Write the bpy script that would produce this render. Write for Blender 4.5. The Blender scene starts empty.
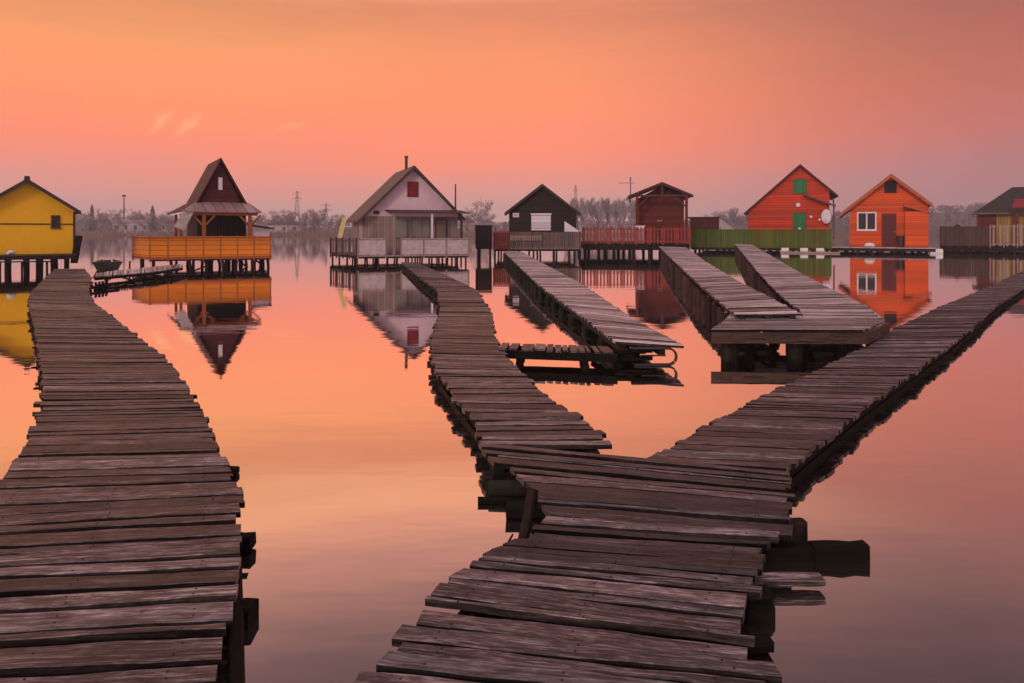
import bpy, math, random
from mathutils import Vector, Matrix
R = math.radians
sc = bpy.context.scene
col = sc.collection
F = 683.0; HC = 2.0; HY = 231.0          # focal length in pixels, eye height above water, horizon row
rnd = random.Random(7)

# ------------------------------------------------------------------ helpers
def lin(c):
    out = []
    for v in c:
        v = v/255.0
        out.append(v/12.92 if v <= .04045 else ((v+.055)/1.055)**2.4)
    return out + [1.0]

def gp(px, py, h=0.0):
    Y = F*(HC-h)/(py-HY)
    return Vector(((px-512)*Y/F, Y, h))

class MB:
    def __init__(s): s.v=[]; s.f=[]; s.uv=[]; s.t=[]; s.mi=[]
    def face(s, idx, uv=None, tone=.5, mi=0):
        s.f.append(tuple(idx)); s.uv.append(uv); s.t.append(tone); s.mi.append(mi)
    def poly(s, pts, uv=None, tone=.5, mi=0):
        b=len(s.v); s.v += [Vector(p) for p in pts]; s.face(range(b,b+len(pts)), uv, tone, mi)
    def hexa(s, p, tone=None, mi=0):
        """eight corners: bottom 0-3 counter-clockwise, top 4-7"""
        if tone is None: tone = rnd.random()
        b=len(s.v); s.v += [Vector(q) for q in p]
        ou, ov = rnd.random()*40, rnd.random()*40
        for q in ((3,2,1,0),(4,5,6,7),(0,1,5,4),(1,2,6,5),(2,3,7,6),(3,0,4,7)):
            a=[Vector(p[i]) for i in q]
            l1=(a[1]-a[0]).length; l2=(a[2]-a[1]).length
            if l1>=l2: uv=[(ou,ov),(ou+l1,ov),(ou+l1,ov+l2),(ou,ov+l2)]
            else: uv=[(ou,ov),(ou,ov+l1),(ou+l2,ov+l1),(ou+l2,ov)]
            s.face([b+i for i in q], uv, tone, mi)
    def box(s, x0,x1,y0,y1,z0,z1, tone=None, mi=0):
        if x0>x1: x0,x1=x1,x0
        if y0>y1: y0,y1=y1,y0
        if z0>z1: z0,z1=z1,z0
        s.hexa([(x0,y0,z0),(x1,y0,z0),(x1,y1,z0),(x0,y1,z0),(x0,y0,z1),(x1,y0,z1),(x1,y1,z1),(x0,y1,z1)], tone, mi)
    def beam(s, p0, p1, w, h, up=(0,0,1), tone=None, taper=1.0, mi=0):
        p0=Vector(p0); p1=Vector(p1); d=(p1-p0).normalized(); up=Vector(up)
        if abs(d.dot(up))>.98: up=Vector((0,1,0))
        sd=d.cross(up).normalized(); u=sd.cross(d).normalized()
        a=sd*w/2; c=u*h/2
        s.hexa([p0-a-c,p0+a-c,p1+(a-c)*taper,p1+(-a-c)*taper,p0-a+c,p0+a+c,p1+(a+c)*taper,p1+(-a+c)*taper], tone, mi)
    def prism(s, pts, y0, y1, tone=None, mi=0):
        """polygon in x,z extruded along y"""
        if tone is None: tone=rnd.random()
        n=len(pts); ar=sum(pts[i][0]*pts[(i+1)%n][1]-pts[(i+1)%n][0]*pts[i][1] for i in range(n))
        if ar<0: pts=pts[::-1]
        b=len(s.v)
        s.v += [Vector((x,y0,z)) for x,z in pts]+[Vector((x,y1,z)) for x,z in pts]
        s.face(range(b,b+n), [(x,z) for x,z in pts], tone, mi)
        s.face([b+n+i for i in range(n)][::-1], [(x,z) for x,z in pts][::-1], tone, mi)
        for i in range(n):
            j=(i+1)%n; L=math.hypot(pts[j][0]-pts[i][0],pts[j][1]-pts[i][1])
            s.face((b+j,b+i,b+n+i,b+n+j), [(y0,L),(y0,0),(y1,0),(y1,L)], tone, mi)
    def slab(s, pts, z0, z1, tone=None, mi=0):
        """polygon in x,y extruded along z"""
        if tone is None: tone=rnd.random()
        n=len(pts); ar=sum(pts[i][0]*pts[(i+1)%n][1]-pts[(i+1)%n][0]*pts[i][1] for i in range(n))
        if ar<0: pts=pts[::-1]
        b=len(s.v); s.v += [Vector((x,y,z0)) for x,y in pts]+[Vector((x,y,z1)) for x,y in pts]
        s.face([b+i for i in range(n)][::-1], [(x,y) for x,y in pts][::-1], tone, mi)
        s.face(range(b+n,b+2*n), [(x,y) for x,y in pts], tone, mi)
        for i in range(n):
            j=(i+1)%n; L=math.hypot(pts[j][0]-pts[i][0],pts[j][1]-pts[i][1])
            s.face((b+i,b+j,b+n+j,b+n+i), [(0,z0),(L,z0),(L,z1),(0,z1)], tone, mi)
    def rough(s, p0, p1, w, h, up=(0,0,1), tone=None, seg=6, j=.10):
        """hewn timber: rounded corners, wavering sides"""
        p0=Vector(p0); p1=Vector(p1); L=(p1-p0).length; d=(p1-p0)/L; up=Vector(up)
        if abs(d.dot(up))>.98: up=Vector((0,1,0))
        sd=d.cross(up).normalized(); u=sd.cross(d).normalized()
        if tone is None: tone=rnd.random()
        pf=[(-.5,-.34),(-.36,-.5),(.36,-.5),(.5,-.34),(.5,.34),(.36,.5),(-.36,.5),(-.5,.34)]
        n=len(pf); b=len(s.v); ou=rnd.random()*40; per=2*(w+h)
        offs=[(rnd.uniform(-j,j)*.5,rnd.uniform(-j,j)*.5) for _ in pf]
        for i in range(seg+1):
            c=p0+d*(L*i/seg); k=1+rnd.uniform(-j,j)*.6
            for (a,e),(oa,oe) in zip(pf,offs):
                s.v.append(c+sd*w*(a*k+oa*.5+rnd.uniform(-j,j)*.25)+u*h*(e*k+oe*.5+rnd.uniform(-j,j)*.25)+(d*rnd.uniform(-j,j)*w*.5 if i in (0,seg) else Vector()))
        for i in range(seg):
            for k in range(n):
                k2=(k+1)%n
                s.face((b+i*n+k,b+(i+1)*n+k,b+(i+1)*n+k2,b+i*n+k2),[(ou+L*i/seg,k*per/n),(ou+L*(i+1)/seg,k*per/n),(ou+L*(i+1)/seg,(k+1)*per/n),(ou+L*i/seg,(k+1)*per/n)],tone)
        s.face([b+k for k in range(n)],None,tone*.6); e=b+seg*n; s.face([e+k for k in range(n)][::-1],None,tone*.6)
    def tube(s, path, rad, n=8, cap=True, tone=None, jit=0, mi=0):
        if tone is None: tone=rnd.random()
        path=[Vector(p) for p in path]
        if not hasattr(rad,'__len__'): rad=[rad]*len(path)
        b=len(s.v); ou=rnd.random()*30; L=0; Ls=[]
        for i,p in enumerate(path):
            d=(path[min(i+1,len(path)-1)]-path[max(i-1,0)]).normalized()
            ref=Vector((0,0,1)) if abs(d.z)<.8 else Vector((1,0,0))
            a=d.cross(ref).normalized(); c=a.cross(d).normalized()
            if i: L+=(p-path[i-1]).length
            Ls.append(L)
            for k in range(n):
                th=2*math.pi*k/n; r=rad[i]*(1+jit*(rnd.random()-.5))
                s.v.append(p+(a*math.cos(th)+c*math.sin(th))*r)
        for i in range(len(path)-1):
            for k in range(n):
                k2=(k+1)%n; w=2*math.pi*rad[i]/n
                s.face((b+i*n+k,b+(i+1)*n+k,b+(i+1)*n+k2,b+i*n+k2),
                       [(ou+Ls[i],k*w),(ou+Ls[i+1],k*w),(ou+Ls[i+1],(k+1)*w),(ou+Ls[i],(k+1)*w)], tone, mi)
        if cap:
            s.face([b+k for k in range(n)], None, tone, mi)
            e=b+(len(path)-1)*n; s.face([e+k for k in range(n)][::-1], None, tone, mi)
    def build(s, name, mat, parent=None, smooth=False, label=None, kind=None):
        me=bpy.data.meshes.new(name)
        me.from_pydata([tuple(v) for v in s.v], [], s.f)
        uvl=me.uv_layers.new(name='UVMap'); uvs=[]; ton=[]
        for fi,f in enumerate(s.f):
            u=s.uv[fi]
            if u is None: uvs += [c for i in f for c in (s.v[i][0], s.v[i][1]+s.v[i][2])]
            else: uvs += [c for q in u for c in q]
            ton += [s.t[fi]]*len(f)
        uvl.data.foreach_set('uv', uvs)
        at=me.attributes.new('tone','FLOAT','CORNER'); at.data.foreach_set('value', ton)
        for m in (mat if isinstance(mat,(list,tuple)) else [mat]): me.materials.append(m)
        me.polygons.foreach_set('material_index', s.mi)
        if smooth: me.polygons.foreach_set('use_smooth', [True]*len(s.f))
        me.update(); me.validate()
        o=bpy.data.objects.new(name, me); col.objects.link(o)
        if parent is not None: o.parent=parent
        if label: o['label']=label
        if kind: o['kind']=kind
        return o

def tag(o, label=None, cat=None, group=None, kind=None):
    if label: o['label']=label
    if cat: o['category']=cat
    if group: o['group']=group
    if kind: o['kind']=kind
    return o

def empty(name, loc, label=None, cat=None, group=None, rz=0.0):
    o=bpy.data.objects.new(name,None); col.objects.link(o)
    o.location=loc; o.rotation_euler=(0,0,rz); o.empty_display_size=.3
    return tag(o,label,cat,group)

def copy_tree(o, parent=None):
    c=o.copy(); col.objects.link(c); c.parent=parent
    for ch in list(o.children): copy_tree(ch,c)
    return c

class Frame:
    """a local frame: u to the right, v to the back, z up from the deck; finds local coordinates of a point seen at a pixel"""
    def __init__(s, pc, Y, a, z0=0.0):
        s.a=R(a); s.c=math.cos(s.a); s.s=math.sin(s.a)
        s.X0=(pc-512)*Y/F; s.Y0=Y; s.z0=z0; s.loc=(s.X0,s.Y0,z0)
    def U(s, px, v=0.0):
        k=(px-512)/F
        return (k*s.Y0+k*v*s.c-s.X0+v*s.s)/(s.c-k*s.s)
    def P(s, px, py, v=0.0):
        u=s.U(px,v); wy=s.Y0+u*s.s+v*s.c
        return Vector((u,v,HC-(py-HY)*wy/F-s.z0))
    def Z(s, py, px=None, v=0.0):
        if px is None: wy=s.Y0+v*s.c
        else: wy=s.Y0+s.U(px,v)*s.s+v*s.c
        return HC-(py-HY)*wy/F-s.z0

# ------------------------------------------------------------------ materials
class NT:
    def __init__(s, mat):
        s.t=mat.node_tree; s.n=s.t.nodes
    def new(s, typ, **kw):
        n=s.n.new(typ)
        for k,v in kw.items(): setattr(n,k,v)
        return n
    def link(s,a,b): s.t.links.new(a,b)
    def ramp(s, fac, stops, interp='LINEAR'):
        r=s.new('ShaderNodeValToRGB'); r.color_ramp.interpolation=interp
        e=r.color_ramp.elements
        while len(e)>1: e.remove(e[-1])
        e[0].position=stops[0][0]; e[0].color=stops[0][1]
        for p,c in stops[1:]:
            q=e.new(p); q.color=c
        s.link(fac,r.inputs['Fac']); return r.outputs['Color']
    def noise(s, vec, scale, detail=4, rough=.55, dist=0.0):
        n=s.new('ShaderNodeTexNoise'); n.inputs['Scale'].default_value=scale
        n.inputs['Detail'].default_value=detail; n.inputs['Roughness'].default_value=rough
        n.inputs['Distortion'].default_value=dist
        if vec is not None: s.link(vec,n.inputs['Vector'])
        return n.outputs['Fac']
    def mapping(s, vec, scale, rot=(0,0,0)):
        m=s.new('ShaderNodeMapping'); m.inputs['Scale'].default_value=scale; m.inputs['Rotation'].default_value=rot
        s.link(vec,m.inputs['Vector']); return m.outputs['Vector']
    def math(s, op, a, b=None, c=None, clamp=False):
        n=s.new('ShaderNodeMath', operation=op, use_clamp=clamp)
        for i,x in enumerate((a,b,c)):
            if x is None: continue
            if isinstance(x,(int,float)): n.inputs[i].default_value=x
            else: s.link(x,n.inputs[i])
        return n.outputs[0]
    def mix(s, fac, a, b, blend='MIX'):
        n=s.new('ShaderNodeMix', data_type='RGBA', blend_type=blend)
        for sock,x in ((n.inputs[0],fac),(n.inputs[6],a),(n.inputs[7],b)):
            if isinstance(x,(int,float)): sock.default_value=x
            elif isinstance(x,(list,tuple)): sock.default_value=x
            else: s.link(x,sock)
        return n.outputs[2]
    def bump(s, h, strength, dist, normal=None):
        b=s.new('ShaderNodeBump'); b.inputs['Strength'].default_value=strength; b.inputs['Distance'].default_value=dist
        s.link(h,b.inputs['Height'])
        if normal is not None: s.link(normal,b.inputs['Normal'])
        return b.outputs['Normal']

def new_mat(name):
    m=bpy.data.materials.new(name); m.use_nodes=True
    nt=NT(m); b=m.node_tree.nodes['Principled BSDF']
    return m,nt,b

def c4(r,g,b): return [r,g,b,1.0]

def wood(name, dark, mid, light, grain=1.0, algae=0.0, rough=(.5,.8), stain=.5, spec=.22):
    """weathered boards: grain runs along U of each board, tone differs board by board"""
    m,nt,b=new_mat(name)
    uv=nt.new('ShaderNodeUVMap').outputs[0]
    tone=nt.new('ShaderNodeAttribute', attribute_name='tone').outputs['Fac']
    comb=nt.new('ShaderNodeCombineXYZ'); sep=nt.new('ShaderNodeSeparateXYZ'); nt.link(uv,sep.inputs[0])
    nt.link(sep.outputs[0],comb.inputs[0]); nt.link(sep.outputs[1],comb.inputs[1])
    nt.link(nt.math('MULTIPLY',tone,37.0),comb.inputs[2])
    v=comb.outputs[0]
    g1=nt.noise(nt.mapping(v,(2.0,36*grain,1)),1.0,6,.66,.45)
    g2=nt.noise(nt.mapping(v,(14.0,110*grain,1)),1.0,4,.7,.3)
    g3=nt.noise(nt.mapping(v,(7.0,15.0,1)),1.0,5,.7,.8)
    st=nt.noise(nt.mapping(v,(2.4,6.0,1)),1.0,5,.65,.6)
    cr=nt.noise(nt.mapping(v,(1.6,52*grain,1)),1.0,3,.5,.7)
    crack=nt.ramp(cr,[(0,c4(0,0,0)),(.365,c4(0,0,0)),(.39,c4(1,1,1))])
    fac=nt.math('ADD',nt.math('MULTIPLY_ADD',g1,.48,nt.math('MULTIPLY',g2,.34)),nt.math('MULTIPLY',g3,.18))
    colr=nt.ramp(fac,[(.39,dark),(.495,mid),(.605,light)])
    wn=nt.new('ShaderNodeTexWhiteNoise',noise_dimensions='1D'); nt.link(nt.math('MULTIPLY',tone,913.7),wn.inputs['W'])
    bl=nt.math('MULTIPLY',nt.ramp(wn.outputs['Value'],[(.5,c4(0,0,0)),(1,c4(1,1,1))]),.5)
    gy=sum(light[:3])/3
    colr=nt.mix(nt.math('MULTIPLY',bl,nt.ramp(g3,[(.35,c4(.1,.1,.1)),(.65,c4(1,1,1))])),colr,c4(gy,gy*.94,gy*.95))
    tn=nt.math('MULTIPLY_ADD',tone,1.35,.28)
    tc=nt.new('ShaderNodeCombineColor')
    for i in range(3): nt.link(tn,tc.inputs[i])
    colr=nt.mix(1.0,colr,tc.outputs[0],'MULTIPLY')
    smask=nt.ramp(st,[(.38,c4(0,0,0)),(.62,c4(1,1,1))])
    colr=nt.mix(nt.math('MULTIPLY',smask,stain),colr,[x*.55 for x in dark[:3]]+[1])
    colr=nt.mix(nt.math('MULTIPLY',nt.math('SUBTRACT',1.0,crack),.75),colr,c4(.012,.009,.008))
    vo=nt.new('ShaderNodeTexVoronoi'); vo.inputs['Scale'].default_value=1.0
    nt.link(nt.mapping(v,(2.6,9.0,1)),vo.inputs['Vector'])
    kn=nt.ramp(vo.outputs['Distance'],[(.05,c4(1,1,1)),(.13,c4(0,0,0))])
    colr=nt.mix(nt.math('MULTIPLY',kn,.6),colr,[x*.35 for x in dark[:3]]+[1])
    if algae:
        geo=nt.new('ShaderNodeNewGeometry'); sp=nt.new('ShaderNodeSeparateXYZ'); nt.link(geo.outputs['Position'],sp.inputs[0])
        nz=nt.noise(geo.outputs['Position'],2.2,4)
        zz=nt.math('MULTIPLY_ADD',nz,.6,nt.math('MULTIPLY',sp.outputs[2],-1.4))
        am=nt.ramp(zz,[(0,c4(0,0,0)),(.25,c4(1,1,1))])
        colr=nt.mix(nt.math('MULTIPLY',am,algae),colr,c4(.010,.013,.005))
    nt.link(colr,b.inputs['Base Color'])
    rr=nt.new('ShaderNodeMapRange'); rr.inputs['To Min'].default_value=rough[0]; rr.inputs['To Max'].default_value=rough[1]
    nt.link(g1,rr.inputs['Value']); nt.link(rr.outputs[0],b.inputs['Roughness'])
    b.inputs['Specular IOR Level'].default_value=spec
    hgt=nt.math('ADD',nt.math('MULTIPLY',crack,1.0),nt.math('MULTIPLY',fac,1.1))
    nt.link(nt.bump(hgt,.8,.006),b.inputs['Normal'])
    return m

def paint(name, base, board=.14, axis='Z', rough=.6, wear=.25, depth=.012, dirt=c4(.05,.04,.035)):
    """painted boards: seams every `board` metres along an axis of the part, blotchy wear"""
    m,nt,b=new_mat(name)
    oc=nt.new('ShaderNodeTexCoord').outputs['Object']
    sp=nt.new('ShaderNodeSeparateXYZ'); nt.link(oc,sp.inputs[0])
    n1=nt.noise(oc,1.3,6,.65,.4)
    n2=nt.noise(nt.mapping(oc,(9,9,1.2) if axis!='Z' else (1.2,1.2,14)),1.0,5,.6)
    colr=nt.mix(nt.math('MULTIPLY',nt.ramp(n1,[(.4,c4(0,0,0)),(.7,c4(1,1,1))]),wear),base,[x*.55+.01 for x in base[:3]]+[1])
    colr=nt.mix(nt.math('MULTIPLY',nt.ramp(n2,[(.45,c4(0,0,0)),(.75,c4(1,1,1))]),wear*.8),colr,[min(1,x*1.25+.015) for x in base[:3]]+[1])
    if board:
        ax={'X':0,'Y':1,'Z':2}[axis]
        fr=nt.math('FRACT',nt.math('DIVIDE',nt.math('ADD',sp.outputs[ax],50.0),board))
        seam=nt.ramp(fr,[(0,c4(0,0,0)),(.10,c4(1,1,1)),(.93,c4(1,1,1)),(1,c4(0,0,0))])
        idx=nt.math('FLOOR',nt.math('DIVIDE',nt.math('ADD',sp.outputs[ax],50.0),board))
        wn=nt.new('ShaderNodeTexWhiteNoise',noise_dimensions='1D'); nt.link(idx,wn.inputs['W'])
        k=nt.math('MULTIPLY_ADD',wn.outputs['Value'],.42,.7)
        kc=nt.new('ShaderNodeCombineColor')
        for i in range(3): nt.link(k,kc.inputs[i])
        colr=nt.mix(1.0,colr,kc.outputs[0],'MULTIPLY')
        colr=nt.mix(nt.math('MULTIPLY',nt.math('SUBTRACT',1.0,seam),.85),colr,dirt)
        nt.link(nt.bump(seam,1.0,depth),b.inputs['Normal'])
    nt.link(colr,b.inputs['Base Color'])
    b.inputs['Roughness'].default_value=rough; b.inputs['Specular IOR Level'].default_value=.25
    return m

def plain(name, base, rough=.6, metal=0.0, var=.25, scale=4.0):
    m,nt,b=new_mat(name)
    oc=nt.new('ShaderNodeTexCoord').outputs['Object']
    n=nt.noise(oc,scale,6,.65,.3)
    nt.link(nt.mix(nt.ramp(n,[(.35,c4(0,0,0)),(.7,c4(1,1,1))]),base,[x*(1-var*1.6) for x in base[:3]]+[1]),b.inputs['Base Color'])
    b.inputs['Roughness'].default_value=rough; b.inputs['Metallic'].default_value=metal
    nt.link(nt.bump(n,.25,.01),b.inputs['Normal'])
    return m

def glass(name, base):
    m,nt,b=new_mat(name)
    oc=nt.new('ShaderNodeTexCoord').outputs['Object']
    n=nt.noise(oc,2.0,2)
    nt.link(nt.mix(n,base,[x*.6 for x in base[:3]]+[1]),b.inputs['Base Color'])
    b.inputs['Roughness'].default_value=.08; b.inputs['IOR'].default_value=1.5
    return m

def roofmat(name, base, course=.3, axis='UV', rough=.7):
    m,nt,b=new_mat(name)
    uv=nt.new('ShaderNodeUVMap').outputs[0]
    br=nt.new('ShaderNodeTexBrick'); br.inputs['Scale'].default_value=1.0
    br.inputs['Brick Width'].default_value=.25; br.inputs['Row Height'].default_value=course
    br.inputs['Mortar Size'].default_value=.02; br.inputs['Mortar Smooth'].default_value=.5
    br.inputs['Color1'].default_value=base; br.inputs['Color2'].default_value=[x*.72 for x in base[:3]]+[1]
    br.inputs['Mortar'].default_value=[x*.4 for x in base[:3]]+[1]
    nt.link(uv,br.inputs['Vector'])
    n=nt.noise(uv,1.6,6,.7,.3)
    nt.link(nt.mix(nt.math('MULTIPLY',nt.ramp(n,[(.4,c4(0,0,0)),(.7,c4(1,1,1))]),.4),br.outputs['Color'],[x*.5+.02 for x in base[:3]]+[1]),b.inputs['Base Color'])
    b.inputs['Roughness'].default_value=rough
    nt.link(nt.bump(nt.math('SUBTRACT',1.0,br.outputs['Fac']),.6,.02),b.inputs['Normal'])
    return m

M={}
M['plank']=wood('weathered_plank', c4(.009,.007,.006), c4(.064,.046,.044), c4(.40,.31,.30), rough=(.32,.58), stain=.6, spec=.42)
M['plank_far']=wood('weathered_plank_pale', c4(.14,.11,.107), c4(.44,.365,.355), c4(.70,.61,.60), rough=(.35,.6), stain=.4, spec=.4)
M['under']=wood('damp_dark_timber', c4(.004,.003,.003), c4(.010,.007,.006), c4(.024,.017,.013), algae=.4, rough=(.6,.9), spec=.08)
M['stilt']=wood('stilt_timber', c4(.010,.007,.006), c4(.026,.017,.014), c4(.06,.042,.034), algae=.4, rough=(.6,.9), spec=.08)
M['mossy']=wood('mossy_timber', c4(.006,.005,.003), c4(.02,.016,.008), c4(.05,.042,.018), algae=.7, rough=(.6,.9))
M['edge']=wood('gap_shade_edge', c4(.008,.006,.005), c4(.024,.018,.016), c4(.07,.052,.048), rough=(.7,.9), spec=.08)  # near-black plank sides: shade of the gaps put into the colour
M['brownpost']=wood('red_brown_post', c4(.02,.010,.008), c4(.065,.03,.022), c4(.13,.065,.05), algae=.3, rough=(.6,.9))
M['brownbeam']=wood('brown_beam', c4(.05,.025,.014), c4(.13,.065,.035), c4(.21,.115,.07), rough=(.5,.8), stain=.3)
M['yellow']=paint('yellow_paint', c4(.86,.46,.011), 0,'X',.6,.22)
M['darkroof']=roofmat('dark_roofing', c4(.022,.014,.013))
M['brownroof']=roofmat('brown_roofing', c4(.080,.027,.021))
M['pinkroof']=roofmat('pale_roofing', c4(.17,.11,.095))
M['metalroof']=paint('weathered_sheet_roofing', c4(.36,.23,.22), .5,'X',.45,.4)
M['darktrim']=plain('dark_trim', c4(.035,.022,.018))
M['orangeboard']=paint('orange_stained_board', c4(.70,.20,.008), .25,'Z',.5,.35)
M['orangeframe']=plain('orange_stained_frame', c4(.36,.085,.010))
M['maroon']=paint('maroon_board', c4(.085,.014,.010), .16,'Z',.6,.3)
M['gloom']=paint('dark_board_interior_shade', c4(.010,.006,.005), .16,'X',.7,.3)  # dark boards; near-black also holds the shade inside the pointed hut's porch
M['pinkwall']=plain('pale_pink_render', c4(.70,.51,.56), .8, 0, .10, 2.0)
M['greywall']=paint('grey_brown_board', c4(.32,.23,.20), .2,'X',.7,.35)
M['palepanel']=plain('pale_grey_panel', c4(.52,.42,.41), .7, 0, .25, 3.0)
M['redshutter']=paint('dark_red_shutter', c4(.28,.018,.018), .08,'Z',.5,.2)
M['black']=paint('black_brown_board', c4(.018,.010,.009), .15,'Z',.65,.35)
M['white']=plain('white_paint', c4(.74,.66,.68), .5, 0, .1)
M['whiteshutter']=paint('white_roller_shutter', c4(.78,.70,.73), .10,'Z',.45,.1,.008)
M['greyfence']=paint('grey_weathered_fence', c4(.17,.115,.10), .12,'X',.75,.4)
M['paleslat']=plain('pale_weathered_slat', c4(.34,.24,.20), .75)
M['redpaint']=paint('deep_red_board', c4(.15,.016,.010), .14,'Z',.55,.35)
M['redfence']=plain('red_fence_paint', c4(.32,.03,.018), .55, 0, .3)
M['barnred']=paint('bright_red_board', c4(.60,.040,.003), .24,'Z',.55,.35)
M['green']=paint('green_board', c4(.012,.20,.06), .12,'X',.5,.25)
M['fencegreen']=paint('green_fence_board', c4(.080,.118,.007), .16,'X',.65,.45)
M['orange']=paint('vivid_orange_board', c4(.74,.085,.002), .2,'Z',.55,.15)
M['orangeroof']=plain('rust_orange_fascia', c4(.46,.09,.02), .6)
M['crimson']=paint('crimson_door', c4(.12,.008,.008), .12,'X',.5,.2)
M['paleyellow']=plain('pale_yellow_paint', c4(.72,.52,.22), .5, 0, .15)
M['brownfence']=paint('dark_brown_fence', c4(.085,.048,.04), .12, 'X', .75, .4)
M['cream']=paint('yellow_cream_board', c4(.40,.24,.06), .25,'X',.6,.3)
M['pane']=glass('window_glass', c4(.02,.02,.022))
M['paleglass']=glass('pale_glass', c4(.30,.27,.24))
M['metal']=plain('galvanised_metal', c4(.22,.18,.17), .4, .6, .3)
M['darkmetal']=plain('dark_metal', c4(.05,.04,.04), .5, .4, .3)
M['boatgreen']=plain('dark_green_boat_paint', c4(.035,.05,.018), .5, 0, .4)
M['foam']=plain('white_float_plastic', c4(.75,.7,.68), .5, 0, .1)
M['bark']=plain('bare_bark_hazed', c4(.27,.22,.22), .9, 0, .3)  # paled: part of the distance haze is put into the colour
M['twig']=plain('bare_twig_hazed', c4(.33,.275,.28), .9, 0, .3)  # lightened to carry far haze in the twig colour
M['conifer']=plain('dark_conifer_needles', c4(.10,.09,.075), .9, 0, .3)
M['reed']=plain('dry_reed', c4(.20,.12,.085), .9, 0, .4, .2)
M['land']=plain('shore_earth', c4(.06,.052,.055), .95, 0, .4, .05)
M['hillwood']=plain('wooded_hillside_hazed', c4(.085,.075,.09), .95, 0, .4, .05)  # bluish pale tone holds some of the distance haze

# water
def water_mat():
    m,nt,b=new_mat('still_water')
    out=m.node_tree.nodes['Material Output']; m.node_tree.nodes.remove(b)
    oc=nt.new('ShaderNodeTexCoord').outputs['Object']
    w1=nt.noise(nt.mapping(oc,(.55,1.9,1)),1.0,3,.5)
    w2=nt.noise(nt.mapping(oc,(.08,.22,1)),1.0,2,.5)
    h=nt.math('ADD',nt.math('MULTIPLY',w1,1.0),nt.math('MULTIPLY',w2,2.0))
    nrm=nt.bump(h,1.0,.0026)
    gl=nt.new('ShaderNodeBsdfGlossy'); gl.inputs['Roughness'].default_value=.025; gl.inputs['Color'].default_value=(.98,.95,.94,1)
    nt.link(nrm,gl.inputs['Normal'])
    df=nt.new('ShaderNodeBsdfDiffuse'); df.inputs['Color'].default_value=(.035,.024,.024,1)
    lw=nt.new('ShaderNodeLayerWeight'); lw.inputs['Blend'].default_value=.5; nt.link(nrm,lw.inputs['Normal'])
    fac=nt.ramp(lw.outputs['Facing'],[(0,c4(.06,.06,.06)),(.42,c4(.36,.36,.36)),(.60,c4(.80,.80,.80)),(.74,c4(.98,.98,.98)),(1,c4(.98,.98,.98))])
    mx=nt.new('ShaderNodeMixShader'); nt.link(fac,mx.inputs[0]); nt.link(df.outputs[0],mx.inputs[1]); nt.link(gl.outputs[0],mx.inputs[2])
    nt.link(mx.outputs[0],out.inputs['Surface'])
    return m
M['water']=water_mat()
M['nail']=plain('rusty_nail', c4(.02,.011,.008), .6, .3)

# ------------------------------------------------------------------ setting
w=MB(); w.poly([(-900,-200,0),(900,-200,0),(900,1150,0),(-900,1150,0)])
tag(w.build('lake_water',M['water']), 'calm lake mirroring the orange sunset sky','water',kind='structure')

def fbm(x, seed=0):
    return (math.sin(x*1.0+seed)+.6*math.sin(x*2.3+seed*1.7+1)+.35*math.sin(x*5.1+seed*.6+2)+.2*math.sin(x*11.3+seed))/2.15

# far bank: low ground, then hills that ring the lake
def shore_y(x):
    k=x/300.0
    return 300+10*fbm(x*.012,2)-(max(0,k)**1.2)*55
def hill_h(az):      # height (m) of the skyline hills against the picture column they stand at
    px=512+F*math.tan(az) if abs(az)<1.2 else (3000 if az>0 else -3000)
    h=5.0
    h+=16*max(0,min(1,(px-690)/260.0))
    h+=4*max(0,min(1,(330-px)/300.0))
    return h+1.6*fbm(px*.012,4)+.7*fbm(px*.05,1)
land=MB(); NX=150
rows=[]
for j,d in enumerate((0,6,30,90,180,260,340,520)):
    row=[]
    for i in range(NX+1):
        x=-880+1760*i/NX
        y=shore_y(x)+d*1.5
        if d==0: z=-.4
        elif d==6: z=.7
        elif d<=90: z=1.2+.3*fbm(x*.05,j)
        else:
            az=math.atan2(x,y); hh=hill_h(az)
            z=1.2+hh*{180:.45,260:.85,340:1.0,520:.9}[d]
        row.append(len(land.v)); land.v.append(Vector((x,min(y,1140),z)))
    rows.append(row)
for a,b_ in zip(rows,rows[1:]):
    for i in range(NX): land.face((a[i],a[i+1],b_[i+1],b_[i]))
tag(land.build('far_shore_terrain',M['land'],smooth=True),'low far bank rising into hazy hills','shore',kind='structure')

def land_z(x, d):
    if d<=60: return 1.0
    az=math.atan2(x,shore_y(x)+d*1.5); hh=hill_h(az)
    pts=((60,.02),(90,.05),(180,.45),(260,.85),(340,1.0),(520,.9))
    for (d0,k0),(d1,k1) in zip(pts,pts[1:]):
        if d<=d1: return 1.2+hh*(k0+(k1-k0)*(d-d0)/(d1-d0))
    return 1.2+hh*.9

# reeds on the bank
rd=MB(); r2=random.Random(3)
for i in range(9000):
    x=r2.uniform(-420,360); y=shore_y(x)+r2.uniform(-1.5,5); hgt=r2.uniform(.7,1.9)*(1.25 if x<0 else .8)
    wd=r2.uniform(.15,.5); lean=r2.uniform(-.4,.4); z0=-.1 if y<shore_y(x)+3 else .5
    rd.poly([(x-wd/2,y,z0),(x+wd/2,y,z0),(x+wd*.3+lean,y+.2,z0+hgt),(x-wd*.3+lean,y+.2,z0+hgt)])
tag(rd.build('shore_reeds',M['reed']),'strip of dry brown reeds along the far bank','reeds',kind='stuff')

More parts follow.
